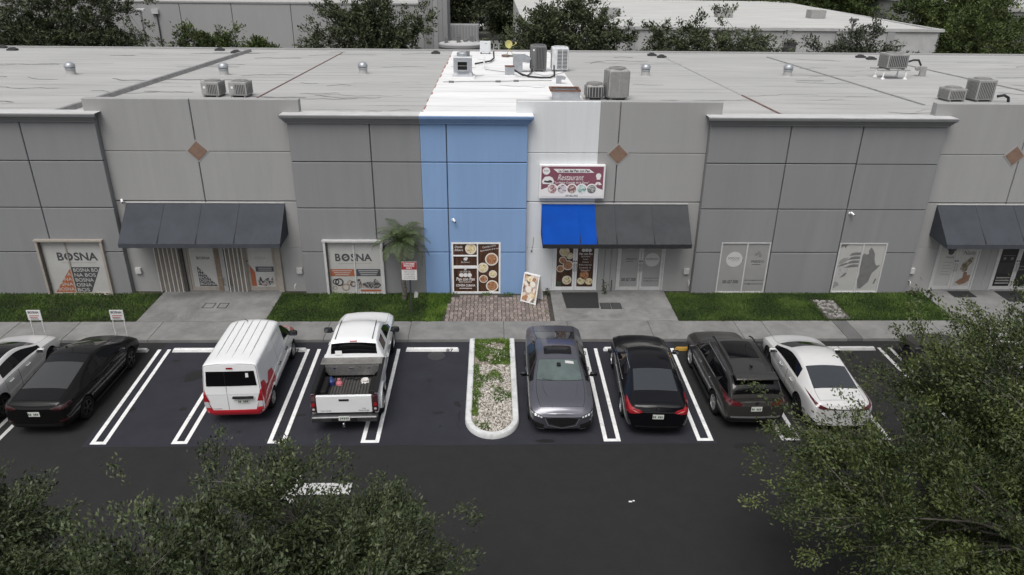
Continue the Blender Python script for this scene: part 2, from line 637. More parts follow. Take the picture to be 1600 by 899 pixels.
def ushape(xl, xr, ytop, ycen, rad, n=18):
    pts = [(xl, ytop)]
    cx = (xl + xr) / 2
    for k in range(n + 1):
        a = math.pi + math.pi * k / n
        pts.append((cx + (xr - xl) / 2 * math.cos(a), ycen + rad * math.sin(a)))
    pts.append((xr, ytop))
    return pts


po = ushape(-.79, .79, 2.66, -2.1, .93)
pi_ = ushape(-.6, .6, 2.66, -2.1, .74)
kb = MB()
nk = len(po)
prof = []
for (ox, oy), (ix, iy) in zip(po, pi_):
    kx, ky = (ox - ix), (oy - iy)
    prof.append([(ox, oy, 0), (ox, oy, .10), (ox - kx * .15, oy - ky * .15, .145), (ix + kx * .12, iy + ky * .12, .15), (ix, iy, .13), (ix, iy, 0)])
kb.add([p for r in prof for p in r], [(i * 6 + j, i * 6 + j + 1, (i + 1) * 6 + j + 1, (i + 1) * 6 + j) for i in range(nk - 1) for j in range(5)] + [tuple(range(6)), tuple((nk - 1) * 6 + j for j in range(5, -1, -1))])
kb.build('kerb', m_kerb, isl, smooth=True)
MB().prism(ushape(-.62, .62, 2.66, -2.1, .76), .0, .085).build('soil', M('island_soil', (.20, .175, .135), .95, var=.5, scale=7), isl)
gv = MB()
gcol = []
for k in range(4300):
    y = random.uniform(-2.8, 2.6)
    x = random.uniform(-.58, .58)
    if y < -2.1 and (x / .58) ** 2 + ((y + 2.1) / .72) ** 2 > 1:
        continue
    if y > .9 and noise.noise((x * 2, y * 2, 3)) > -.1 and random.random() < .85:
        continue
    s = random.uniform(.014, .034)
    gv.cbox((x, y, .092 + .03 * (1 - (x / .6) ** 2)), (s * random.uniform(1, 1.8), s, s * .8), Matrix.Rotation(random.uniform(0, 3), 3, 'Z') @ Matrix.Rotation(random.uniform(-.6, .6), 3, 'X'))
tag(gv.build('gravel', M('white_gravel', (.52, .49, .445), .9, var=.5, scale=11), isl), kind='stuff')


def ikeep(x, y):
    yy = y
    if yy < -2.0 and (x / .58) ** 2 + ((yy + 2.1) / .72) ** 2 > .95:
        return False
    v = noise.noise((x * 2.2, yy * 1.6, 3.0))
    if yy > 1.75:
        return v > -.35
    if yy > .9:
        return v > .0 or x > .35
    side = x < -.42 and yy < 1.2
    return v > .26 or (side and v > -.4) or (abs(x + .25) < .3 and abs(yy + .15) < .4 and v > -.3) or (abs(x - .2) < .12 and abs(yy + 1.2) < .12)


o = grass('weeds', [(-.6, .6, -2.8, 2.62)], 15000, m_grass_b, z=.09, h=.09, keep=ikeep, parent=isl)

# ------------------------------------------------------------------ wheel stops
m_stop = M('wheel_stop_paint', (.78, .78, .78), .85, var=.10, scale=6, stain=.4, sscale=3)
m_stop_g = M('wheel_stop_grey', (.45, .45, .45), .85, var=.12, scale=6, stain=.5, sscale=3)
m_stop_y = M('wheel_stop_yellow', (.45, .26, .04), .85, var=.2, scale=6, stain=.5, sscale=3)
m_ink = M('black_lettering', (.015, .015, .016), .7)


def wheel_stop(cx, label, num=None, tx=0, mat=None, ln=1.83, y=-4.45):
    t = thing('wheel_stop', label, 'wheel stop', (cx, y, .005), 0, 'concrete wheel stops at the head of the bays')
    h = ln / 2
    MB().add([(sx * (h - (.05 if z else 0)), sy * (.09 if z == 0 else .062), z) for z in (0, .1) for sx, sy in ((-1, -1), (1, -1), (1, 1), (-1, 1))],
             [(0, 3, 2, 1), (4, 5, 6, 7), (0, 1, 5, 4), (1, 2, 6, 5), (2, 3, 7, 6), (3, 0, 4, 7)]).build('block', mat or m_stop, t, bevel=.012)
    for s in (-1, 1):
        MB().lathe([(.014, 0), (.014, .105)], 8, (s * h * .7, 0, 0)).build('anchor_bolt', m_grate, t)
    if num:
        o = text(num, .24, .12, (tx, -.078, .053), m_ink, t, 'number', bold=.02)
        o.rotation_euler = (-R(15), 0, 0)
    return t


wheel_stop(-9.95, 'plain white wheel stop at the head of the empty bay left of the van')
wheel_stop(-7.25, 'white wheel stop numbered 47 in front of the white and red van', '47', .56)
wheel_stop(-2.05, 'white wheel stop numbered 87 in the empty bay beside the planter', '87', .6)
wheel_stop(4.75, 'white wheel stop under the nose of the black sedan next to the grey sedan')
wheel_stop(7.25, 'yellow wheel stop under the nose of the dark grey suv', mat=m_stop_y)
wheel_stop(-12.6, 'grey white wheel stop under the nose of the black fastback sedan', mat=m_stop_g)
wheel_stop(12.45, 'grey white wheel stop partly hidden by the tree on the right', mat=m_stop_g)
# ================================================================== MAIN BUILDING
m_dark = M('wall_grey_paint', (.228, .232, .24), .9, var=.05, scale=.9, bump=.12, bscale=160, stain=.2, sscale=.9, stretch=(1, 1, .08))
m_light = M('wall_pale_grey_paint', (.325, .325, .325), .9, var=.05, scale=.9, bump=.12, bscale=160, stain=.17, sscale=.9, stretch=(1, 1, .08))
m_white = M('wall_pale_grey_brightened', (.66, .68, .70), .9, var=.05, scale=.9, bump=.12, bscale=160, stain=.17, sscale=.9, stretch=(1, 1, .08))  # pale grey wall again, its unit-side brightening painted into the colour
m_blue = M('wall_blue_paint', (.22, .35, .58), .88, var=.06, scale=.9, bump=.12, bscale=160, stain=.2, sscale=.9, stretch=(1, 1, .08))
m_core = M('wall_joint', (.13, .13, .135), .95)
m_trim = M('aluminium_white', (.52, .52, .52), .55, var=.08, scale=6, stain=.3, sscale=3)
m_trim_w = M('aluminium_bright', (.80, .81, .82), .5, var=.06, scale=6, stain=.25, sscale=3)
m_beige = M('shutter_beige', (.33, .30, .265), .75, var=.12, scale=4, stain=.4, sscale=2)
m_dirt = M('track_dirt', (.06, .055, .05), .9, var=.4, scale=8)
m_vinyl = M('window_vinyl', (.43, .43, .42), .4, var=.06, scale=2, coat=.7, coatr=.03)
m_vinyl_g = M('window_vinyl_grey', (.29, .29, .29), .4, var=.06, scale=2, coat=.7, coatr=.03)
m_black = M('black_vinyl', (.016, .016, .018), .3)
m_ink_g = M('grey_lettering', (.06, .06, .065), .6)
m_ink_w = M('white_lettering', (.75, .75, .75), .6)
m_orange = M('orange_print', (.32, .10, .045), .6, var=.12, scale=5)
m_navy = M('slate_print', (.055, .06, .075), .6)
m_tile = M('brown_tile', (.21, .135, .10), .85, var=.15, scale=4)
m_soffit = M('bare_metal', (.40, .41, .42), .4, metal=.8)


def ramp_mat(name, stops, scale=8.0, rough=.5, kind='noise', stretch=(1, 1, 1), dist=1.0):
    """printed picture: noise or cells through a hard colour ramp"""
    m = bpy.data.materials.new(name)
    m.use_nodes = True
    N, L = m.node_tree.nodes, m.node_tree.links
    b = N['Principled BSDF']
    b.inputs['Roughness'].default_value = rough
    tc = N.new('ShaderNodeTexCoord')
    mp = N.new('ShaderNodeMapping')
    mp.inputs['Scale'].default_value = stretch
    L.new(tc.outputs['Object'], mp.inputs[0])
    if kind == 'noise':
        t = N.new('ShaderNodeTexNoise')
        t.inputs['Scale'].default_value = scale
        t.inputs['Detail'].default_value = 5
        t.inputs['Distortion'].default_value = dist
        o = t.outputs['Fac']
    else:
        t = N.new('ShaderNodeTexVoronoi')
        t.inputs['Scale'].default_value = scale
        sp = N.new('ShaderNodeSeparateColor')
        L.new(t.outputs['Color'], sp.inputs[0])
        o = sp.outputs[0]
    L.new(mp.outputs[0], t.inputs['Vector'])
    cr = N.new('ShaderNodeValToRGB')
    e = cr.color_ramp.elements
    e[0].position, e[0].color = stops[0][0], (*stops[0][1], 1)
    e[1].position, e[1].color = stops[-1][0], (*stops[-1][1], 1)
    for p, c in stops[1:-1]:
        x = e.new(p)
        x.color = (*c, 1)
    L.new(o, cr.inputs[0])
    L.new(cr.outputs[0], b.inputs['Base Color'])
    return m


m_wood = ramp_mat('printed_wood', [(.3, (.022, .010, .006)), (.5, (.06, .028, .016)), (.7, (.13, .055, .03))], 3, .4, 'noise', (9, 1, .6), .3)
m_food1 = ramp_mat('printed_meat', [(.3, (.05, .018, .010)), (.45, (.33, .14, .06)), (.55, (.52, .30, .17)), (.62, (.20, .05, .03)), (.72, (.70, .55, .38))], 11)
m_food2 = ramp_mat('printed_rice', [(.3, (.25, .12, .03)), (.45, (.70, .58, .32)), (.56, (.80, .74, .58)), (.66, (.35, .28, .05)), (.74, (.10, .16, .03))], 10)
m_plate = M('printed_plate', (.74, .70, .64), .4)
m_menu = ramp_mat('printed_menu', [(.0, (.06, .02, .015)), (.25, (.70, .65, .58)), (.45, (.35, .17, .08)), (.6, (.80, .78, .72)), (.8, (.55, .33, .18)), (1.0, (.18, .08, .05))], 7, .5, 'cells', (1, 1, .8))

bld = thing('industrial_building', 'long flat-roofed industrial building with grey, pale and blue panel bays', 'building', (0, 0, 0))
YL = .25                                   # pale bays stand 25 cm behind the dark ones
GW = .018                                   # half width of a panel joint

WIN = {'A': (-17.25, -14.92, .10, 2.32), 'B': (-6.4, -4.3, .06, 2.32), 'blue': (-1.58, .33, .10, 2.28), 'C1': (8.96, 10.91, .11, 2.29), 'C2': (13.64, 15.54, .13, 2.27)}
DOORS = {'D1': (-11.95, -8.45, .10, 2.35), 'D2': (2.4, 4.18, .10, 2.35), 'D3': (4.96, 6.86, .10, 2.35), 'D4': (17.78, 19.54, .12, 2.35), 'D5': (20.26, 22.1, .12, 2.35)}
DZ = [.06, 1.86, 3.64, 5.42, 6.88]
LZ = [.06, 1.95, 3.83, 5.72, 7.62]
HD = [h for h in WIN.values()]
HL = [h for h in DOORS.values()]


def panels(cols, zs, y, holes):
    for a, b, mt, ga, gb in cols:
        for k in range(len(zs) - 1):
            z0 = zs[k] + (GW if k else 0)
            z1 = zs[k + 1] - (GW if k < len(zs) - 2 else 0)
            slab_holes(a + ga, b - gb, z0, z1, holes, y, y + .1).build('wall_panel', mt, bld, bevel=.016, seg=1)


panels([(-28, -22.4, m_dark, 0, GW), (-22.4, -19.6, m_dark, GW, GW), (-19.6, -16.8, m_dark, GW, GW), (-16.8, -14.15, m_dark, GW, 0)], DZ, 0, HD)
panels([(-7.35, -4.42, m_dark, 0, GW), (-4.42, -2.61, m_dark, GW, .001), (-2.61, -1.66, m_blue, .001, GW), (-1.66, 1.3, m_blue, GW, 0)], DZ, 0, HD)
panels([(7.98, 10.95, m_dark, 0, GW), (10.95, 13.62, m_dark, GW, GW), (13.62, 16.72, m_dark, GW, 0)], DZ, 0, HD)
# pale bays: lower rows, then the top row with the parapet ears over the dark bays
for x0, xm, x1, cols in ((-14.15, -10.8, -7.35, [(-14.15, -10.8, m_light, 0, GW), (-10.8, -7.35, m_light, GW, 0)]),
                         (1.3, 4.67, 7.98, [(1.3, 3.94, m_white, 0, .001), (3.94, 4.67, m_light, .001, GW), (4.67, 7.98, m_light, GW, 0)]),
                         (16.72, 19.95, 27, [(16.72, 19.95, m_light, 0, GW), (19.95, 23.3, m_light, GW, GW), (23.3, 27, m_light, GW, 0)])):
    panels([(a, b, mt, ga if a != xm else 0, gb if b != xm else 0) for a, b, mt, ga, gb in cols], LZ[:2], YL, HL)
    panels(cols, LZ[1:4], YL, HL)
    for a, b, mt, ga, gb in cols:
        ea = .42 if a == x0 else 0
        eb = .42 if b == x1 and b < 20 else 0
        holes = []
        if ea:
            holes.append((a - 1, a, 5, 7.02))
        if eb:
            holes.append((b, b + 1, 5, 7.02))
        slab_holes(a - ea + ga, b + eb - gb, LZ[3] + GW, LZ[4], holes, YL, YL + .1).build('wall_panel', mt, bld, bevel=.016, seg=1)
    MB().box(x0 - .415, min(x1 + .415, 27), YL + .1, YL + .33, 6.5, 7.615).build('parapet', m_light, bld)
    # back-up wall behind the joints and openings
    slab_holes(x0 + .01, x1 - .01, .06, 6.6, HL, YL + .1, YL + .3).build('backing_wall', m_core, bld)
for x0, x1 in ((-28, -14.15), (-7.35, 1.3), (7.98, 16.72)):
    slab_holes(x0 + .004, x1 - .004, .06, 6.9, HD, .1, .45).build('backing_wall', m_core, bld)
    MB().box(x0, x1, .1, .42, 6.9, 7.10).build('parapet', m_dark, bld)
    # short returns where the dark bay steps forward of the pale bay
    for xe, s in ((x0, 1), (x1, -1)):
        if xe > -27:
            MB().box(min(xe, xe + s * .12), max(xe, xe + s * .12), .101, .44, .07, 6.89).build('bay_return', m_dark if not (x0 == -7.35 and s == -1) else m_blue, bld)

# cornice on the dark bays, in cast lengths with joints
CP = [(.0, 6.84), (-.07, 6.845), (-.08, 6.90), (-.13, 6.93), (-.17, 7.0), (-.24, 7.05), (-.25, 7.06), (-.275, 7.145), (-.255, 7.165), (.44, 7.17), (.44, 7.11), (.0, 7.11)]


def cornice(x0, x1, n, mt, e0, e1):
    for k in range(n):
        a, b = x0 + (x1 - x0) * k / n, x0 + (x1 - x0) * (k + 1) / n
        a2 = a + (.003 if k else 0)
        b2 = b - (.003 if k < n - 1 else 0)
        mb = MB()
        vs, m = [], len(CP)
        for xx, end, sgn in ((a2, e0 and k == 0, -1), (b2, e1 and k == n - 1, 1)):
            for y, z in CP:
                vs.append((xx + (sgn * max(0, -y) * .75 if end else 0), y, z))
        mb.add(vs, [tuple(range(m)), tuple(range(2 * m - 1, m - 1, -1))] + [(i, i + m, (i + 1) % m + m, (i + 1) % m) for i in range(m)])
        mb.build('cornice', mt, bld)


cornice(-28, -14.15, 5, m_dark, 0, 1)
cornice(-7.35, -2.61, 3, m_dark, 1, 0)
cornice(-2.606, 1.3, 2, m_blue, 0, 1)
cornice(7.98, 16.72, 4, m_dark, 1, 1)
m_cap = M('parapet_cap', (.50, .50, .50), .8, var=.1, scale=2)
MB().box(-28, -13.97, -.262, .46, 7.1705, 7.176).build('coping', m_cap, bld)
MB().box(-7.53, -2.61, -.262, .46, 7.1705, 7.176).build('coping', m_cap, bld)
MB().box(-2.608, 1.48, -.262, .46, 7.1705, 7.176).build('coping', M('cap_white', (.8, .8, .8), .8, var=.06), bld)
MB().box(7.8, 16.9, -.262, .46, 7.1705, 7.176).build('coping', m_cap, bld)

# diamond tiles with raised trim
for cx, cz in ((-10.78, 5.75), (4.69, 5.70), (19.72, 5.70)):
    d = MB().prism([(cx, cz + .43), (cx + .43, cz), (cx, cz - .43), (cx - .43, cz)], YL - .012, YL + .0, 'y').build('diamond_trim', m_light, bld)
    MB().prism([(cx, cz + .36), (cx + .36, cz), (cx, cz - .36), (cx - .36, cz)], YL - .024, YL - .012, 'y').build('diamond_tile', m_tile, d)


# ------------------------------------------------------------------ windows and doors
def window(key, frame, pane_mats, mull=None, surround=0.0, smat=None, yb=0.0, fw=.05):
    x0, x1, z0, z1 = WIN[key]
    w = MB().box(x0, x1, yb + .06, yb + .12, z0, z1).build('window', m_core, bld)
    fr = MB()
    fr.box(x0, x1, yb - .01, yb + .06, z1 - fw, z1).box(x0, x1, yb - .01, yb + .06, z0, z0 + fw)
    fr.box(x0, x0 + fw, yb - .01, yb + .06, z0 + fw, z1 - fw).box(x1 - fw, x1, yb - .01, yb + .06, z0 + fw, z1 - fw)
    xs = [x0 + fw] + (mull or [(x0 + x1) / 2]) + [x1 - fw]
    for m in xs[1:-1]:
        fr.box(m - .025, m + .025, yb - .008, yb + .06, z0 + fw, z1 - fw)
    fr.build('frame', frame, w)
    panes = []
    for i in range(len(xs) - 1):
        a = xs[i] + (.025 if i else 0)
        b = xs[i + 1] - (.025 if i < len(xs) - 2 else 0)
        panes.append(MB().box(a, b, yb + .03, yb + .058, z0 + fw, z1 - fw).build('pane', pane_mats[i], w))
    if surround:
        s = MB()
        s.box(x0 - .09, x0, yb - surround, yb + .02, z0 - .02, z1).box(x1, x1 + .09, yb - surround, yb + .02, z0 - .02, z1)
        s.box(x0 - .12, x1 + .12, yb - surround - .02, yb + .02, z1, z1 + .07).box(x0, x1, yb - surround, yb + .02, z0 - .05, z0 + .0)
        s.build('shutter_track', smat, w)
        MB().box(x0 + .0, x0 + .05, yb - surround * .6, yb - .012, z0, z1).build('track_gap', m_dirt, w)
    return w, panes


YP = .028                                   # prints sit just in front of the pane
w, p = window('A', m_beige, [m_vinyl, m_vinyl], [-16.3], .13, m_beige)
text('B', .24, .34, (-16.59, YP, 1.66), m_ink_g, w, bold=.03)
text('SNA', .90, .34, (-15.63, YP, 1.66), m_ink_g, w, bold=.03)
o = MB().lathe([(.165, -.004), (.165, 0), (.09, 0), (.09, -.004)], 24, (-16.28, YP, 1.66), 'y', cap=False).build('coffee_bean_mark', m_ink_g, w)
MB().prism([(-16.42, 1.6), (-16.3, 1.63), (-16.14, 1.74), (-16.28, 1.68)], YP - .004, YP, 'y').build('coffee_bean_mark', m_ink_g, w)
rect('print_line', -16.6, -15.3, 1.40, 1.415, YP, m_vinyl_g, w)
# black and orange wedge full of white lettering
poly('print_wedge', [(-16.27, 1.22), (-15.2, 1.22), (-15.72, .16), (-16.27, .16)], YP, m_ink_g, w)
poly('print_wedge', [(-16.33, 1.18), (-16.33, .16), (-17.1, .16)], YP, m_orange, w)
for k, s in enumerate(('BOSNA BO', 'NA BOS', 'BOSNA', 'OSNA', 'BOS')):
    z = 1.1 - .21 * k
    ln = 1.0 - .115 * k * 1.1
    text(s, ln * .94, .15, (-16.26 + ln / 2, YP - .006, z), m_vinyl, w, bold=.015)
for k, s in enumerate(('A', 'NA', 'SNA', 'BOSNA')):
    ln = .14 + .16 * k
    text(s, ln, .14, (-16.36 - ln / 2, YP - .006, .92 - .21 * k), m_vinyl, w, bold=.01)

w, p = window('B', m_trim, [m_vinyl, m_vinyl], [-5.36], .13, m_trim)
text('B', .21, .32, (-5.99, YP, 1.63), m_ink_g, w, bold=.03)
text('SNA', .82, .32, (-5.08, YP, 1.63), m_ink_g, w, bold=.03)
MB().lathe([(.16, -.004), (.16, 0), (.085, 0), (.085, -.004)], 24, (-5.69, YP, 1.63), 'y', cap=False).build('coffee_bean_mark', m_ink_g, w)
MB().prism([(-5.83, 1.58), (-5.71, 1.6), (-5.55, 1.7), (-5.69, 1.66)], YP - .004, YP, 'y').build('coffee_bean_mark', m_ink_g, w)
rect('print_line', -6.0, -4.7, 1.38, 1.39, YP, m_vinyl_g, w)
rect('print_band', -6.33, -5.4, .84, 1.14, YP, m_orange, w)
rect('print_band', -5.32, -4.38, .84, 1.14, YP, m_navy, w)
for k in range(3):
    rect('print_text_line', -6.25 + .05 * k, -5.5 - .05 * k, 1.055 - .085 * k, 1.085 - .085 * k, YP - .005, m_vinyl, w)
    rect('print_text_line', -5.24 + .04 * k, -4.46 - .04 * k, 1.055 - .085 * k, 1.085 - .085 * k, YP - .005, m_vinyl, w)
m_ring = M('print_ring', (.05, .05, .055), .5)
m_seal = M('print_tan', (.30, .22, .15), .5, var=.2, scale=9)
for cx, cz, r, mt in ((-6.15, .60, .13, m_ring), (-6.02, .58, .17, m_ring), (-5.78, .36, .16, m_seal), (-5.6, .55, .11, m_seal), (-5.48, .5, .12, m_ring), (-6.2, .34, .09, m_seal)):
    MB().lathe([(r, -.004), (r, 0), (r * .68, 0), (r * .68, -.004)], 20, (cx, YP, cz), 'y', cap=False).build('print_ring', mt, w)
m_parts = ramp_mat('printed_parts', [(.35, (.02, .02, .022)), (.5, (.10, .10, .10)), (.58, (.42, .42, .42)), (.7, (.28, .11, .05))], 9)
poly('print_picture', [(-5.3, .3), (-5.3, .7), (-5.18, .72), (-5.15, .5), (-5.0, .56), (-4.8, .62), (-4.7, .56), (-4.62, .74), (-4.5, .66), (-4.38, .45), (-4.5, .32), (-4.8, .3), (-5.0, .36)], YP, m_parts, w)
rect('print_band', -5.2, -4.4, .18, .26, YP, m_orange, w)

w, p = window('blue', m_trim_w, [m_wood, m_wood], [-.57], 0, None, fw=.07)
x0, x1, z0, z1 = WIN['blue']
for z in (1.24, 1.72):
    MB().box(x0 + .07, -.595, -.009, .062, z - (.06 if z < 1.5 else .03), z + (.05 if z < 1.5 else .02)).build('muntin', m_trim_w, w)


def plate(cx, cz, r, mt, par, y=YP, sx=1.0, rim=True):
    d = disc('plate_print', cx, cz, r, y, m_plate if rim else mt, par, sx=sx)
    if rim:
        disc('food_print', cx, cz, r * .8, y - .005, mt, d, sx=sx)
    return d


plate(-.83, 2.0, .23, m_food2, w, sx=.95)
for s, z, wd in (('Desde', 2.08, .3), ('Afuera', 1.95, .34)):
    text(s, wd, .1, (-1.3, YP, z), m_ink_w, w, shear=.3)
poly('chef_mark', [(-1.08, 1.63), (-.98, 1.66), (-.94, 1.6), (-1.0, 1.5), (-1.1, 1.52), (-1.12, 1.58)], YP, m_ink_w, w)
text('Su Favor', .34, .07, (-1.04, YP, 1.44), m_ink_w, w)
disc('chef_mark', -1.05, 1.14, .05, YP, m_ink_w, w)
text('LA CASA DEL', .42, .07, (-1.05, YP, 1.03), m_ink_w, w)
for k in range(3):
    disc('loaf_mark', -1.21 + .16 * k, .885, .085, YP, m_ink_w, w, sx=1.05)
text('Pan con Pan', .72, .14, (-1.05, YP, .715), m_ink_w, w, bold=.02, shear=.1)
text('RESTAURANT', .5, .07, (-1.05, YP, .59), m_ink_w, w)
text('COMIDA CUBANA', .76, .1, (-1.05, YP, .44), m_ink_w, w, bold=.02)
rect('print_text_line', -1.3, -.8, .30, .325, YP, m_ink_w, w)
t1 = text('Comida Latina', .52, .08, (-.12, YP, 2.1), m_ink_w, w, shear=.3)
t1.rotation_euler = (0, -.18, 0)
t2 = text('Especialidades de la casa', .74, .08, (-.1, YP, 1.96), m_ink_w, w, shear=.3)
t2.rotation_euler = (0, -.18, 0)
plate(-.02, 1.56, .27, m_food1, w, sx=.95)
plate(-.36, 1.2, .21, m_food2, w)
plate(.03, .93, .16, m_food2, w)
plate(-.34, .72, .17, m_food1, w)
plate(.0, .42, .245, m_food1, w)

w, p = window('C1', m_trim, [m_vinyl_g, m_vinyl_g], [10.0])
disc('round_mark', 9.55, 1.56, .32, YP, M('print_pale', (.50, .50, .50), .5), w)
text('POPDOVE', .44, .1, (9.53, YP - .006, 1.6), m_ink_g, w)
rect('print_text_line', 9.42, 9.72, 1.50, 1.515, YP - .006, m_vinyl_g, w)
poly('bird_mark', [(9.86, 1.48), (9.92, 1.58), (9.9, 1.5)], YP, m_ink_g, w)
text('305 627 3300', .64, .15, (9.52, YP, .60), m_ink_g, w, bold=.03)
text('FREDDO', .52, .1, (10.5, YP, 1.47), m_ink_g, w, bold=.015)
rect('print_text_line', 10.28, 10.62, 1.33, 1.35, YP, m_ink_g, w)
for dx, dz in ((0, 0), (.1, .07), (.16, -.06)):
    MB().lathe([(.05, -.003), (.05, 0), (.036, 0), (.036, -.003)], 12, (10.4 + dx, YP, 1.78 + dz), 'y', cap=False).build('bubble_mark', m_ink_g, w)
text('www.popdove.com', .78, .07, (10.46, YP, .66), m_ink_g, w, bold=.03)
text('info@popdove.com', .76, .07, (10.46, YP, .50), m_ink_g, w, bold=.03)

w, p = window('C2', m_trim, [m_vinyl, m_vinyl], [14.6])
m_pr1 = M('print_grey', (.16, .16, .16), .6, var=.15, scale=5)
m_pr2 = M('print_midgrey', (.27, .27, .27), .6, var=.2, scale=5)
poly('continent_print', [(14.64, 1.74), (14.7, 1.82), (14.8, 1.77), (14.88, 1.80), (14.86, 1.95), (14.93, 2.08), (15.06, 1.92), (15.13, 1.78), (15.15, 1.6), (15.2, 1.44), (15.28, 1.3), (15.44, 1.32), (15.3, 1.12), (15.18, .98), (15.14, .82), (15.1, .6), (14.98, .46), (14.84, .30), (14.72, .31), (14.68, .5), (14.64, .68), (14.68, .9), (14.66, 1.1), (14.63, 1.2)], YP, m_pr1, w)
poly('island_print', [(15.3, .52), (15.36, .74), (15.42, .72), (15.36, .5)], YP, m_pr1, w)
for k in range(4):
    z = 1.78 - .17 * k
    poly('finger_print', [(14.12 - .03 * k, z - .06), (14.2, z + .05), (14.35, z + .085), (14.56, z + .08), (14.56, z - .02), (14.3, z - .045)], YP, m_pr1, w)
poly('cap_print', [(13.75, 1.36), (13.78, 1.52), (13.9, 1.62), (14.08, 1.66), (14.12, 1.56), (14.0, 1.46), (13.85, 1.34)], YP, m_pr2, w)
poly('cap_print', [(13.7, 1.24), (13.85, 1.34), (14.05, 1.42), (14.12, 1.38), (13.92, 1.28)], YP, m_pr1, w)
poly('face_print', [(13.78, 1.22), (13.82, .95), (13.92, .78), (14.05, .8), (14.15, .92), (14.18, 1.12), (14.12, 1.3), (14.0, 1.26)], YP, M('print_palegrey', (.36, .36, .36), .6, var=.2, scale=9), w)
poly('beard_print', [(13.9, .78), (14.1, .86), (14.16, 1.0), (14.08, .98), (14.0, .9)], YP - .005, m_pr1, w)
poly('shoulder_print', [(13.7, .3), (13.7, .62), (13.86, .58), (13.95, .44), (13.85, .4)], YP, m_pr2, w)
poly('leaf_print', [(13.72, 2.2), (13.72, 2.06), (13.84, 2.12), (13.9, 2.04), (13.95, 2.16), (14.05, 2.2)], YP, m_pr1, w)


def glazed_doors(key, frame, mats, leaf=2, transom=None, handle=True):
    """pair of storefront leaves"""
    x0, x1, z0, z1 = DOORS[key]
    yb = YL
    fr = MB().box(x0, x0 + .06, yb - .005, yb + .1, z0, z1).box(x1 - .06, x1, yb - .005, yb + .1, z0, z1).box(x0, x1, yb - .004, yb + .1, z1 - .06, z1 + .0).build('door_frame', frame, bld)
    doors = []
    n = leaf
    for i in range(n):
        a = x0 + .06 + (x1 - x0 - .12) * i / n + .006
        b = x0 + .06 + (x1 - x0 - .12) * (i + 1) / n - .006
        st = .085
        d = MB()
        d.box(a, a + st, yb + .02, yb + .07, z0 + .02, z1 - .07).box(b - st, b, yb + .02, yb + .07, z0 + .02, z1 - .07)
        d.box(a + st, b - st, yb + .02, yb + .07, z0 + .02, z0 + .17).box(a + st, b - st, yb + .02, yb + .07, z1 - .19, z1 - .07)
        d = d.build('door', frame, bld)
        MB().box(a + st, b - st, yb + .035, yb + .055, z0 + .17, z1 - .19).build('pane', mats[i], d)
        if handle:
            hx = b - .04 if i == 0 else a + .04
            MB().tube([(hx, yb + .02, z0 + .85), (hx, yb - .05, z0 + .87), (hx, yb - .05, z0 + 1.15), (hx, yb + .02, z0 + 1.17)], .013, 6).build('handle', m_soffit, d)
            MB().lathe([(.028, 0), (.028, .02)], 10, (hx, yb + .0, z0 + 1.28), 'y').build('lock', m_dirt, d)
        doors.append((d, a + st, b - st))
    return fr, doors


YD = YL + .032
_, dd = glazed_doors('D2', m_trim_w, [m_wood, m_wood])
d, a, b = dd[0]
for cx, cz, r, mt in ((.3, 1.78, .2, m_food2), (.52, 1.6, .14, m_food2), (.25, 1.42, .15, m_food1), (.46, 1.2, .21, m_food1), (.16, 1.05, .15, m_food1), (.44, .56, .19, m_food2)):
    plate(a + cx, cz, r, mt, d, YD)
rect('badge_print', a + .04, a + .22, .3, .5, YD, M('badge_green', (.05, .08, .05), .6), d)
d, a, b = dd[1]
for k in range(3):
    disc('loaf_mark', a + .22 + .13 * k, 1.84, .07, YD, m_ink_w, d)
text('Pan con Pan', .52, .1, ((a + b) / 2, YD, 1.69), m_ink_w, d, bold=.02, shear=.1)
text('RESTAURANT', .36, .055, ((a + b) / 2, YD, 1.57), m_ink_w, d)
for k, (s, wd) in enumerate((('Comida', .2), ('Cubana', .26), ('Horario', .5), ('Lunes a', .44), ('Sabado', .36))):
    text(s, wd, .06, ((a + b) / 2, YD, 1.46 - .12 * k), m_ink_w, d)
for cx, cz, r, mt in ((.3, .78, .18, m_food1), (.18, .52, .16, m_food2), (.5, .5, .15, m_food2)):
    plate(a + cx, cz, r, mt, d, YD, rim=False)
_, dd = glazed_doors('D3', m_trim, [m_vinyl_g, m_vinyl_g])
d, a, b = dd[0]
text('FREDDO', .42, .08, (a + .42, YD, 1.47), m_ink_g, d, bold=.01)
rect('print_text_line', a + .2, a + .5, 1.36, 1.375, YD, m_ink_g, d)
text('305 627 3300', .58, .15, (a + .36, YD, .58), m_ink_g, d, bold=.03)
d, a, b = dd[1]
disc('round_mark', a + .36, 1.44, .29, YD, MATS['print_pale'], d)
text('POPDOVE', .46, .085, (a + .35, YD - .006, 1.47), m_ink_g, d)
text('www.popdove.com', .6, .055, (a + .37, YD, .64), m_ink_g, d, bold=.03)
text('info@popdove.com', .6, .055, (a + .37, YD, .52), m_ink_g, d, bold=.03)
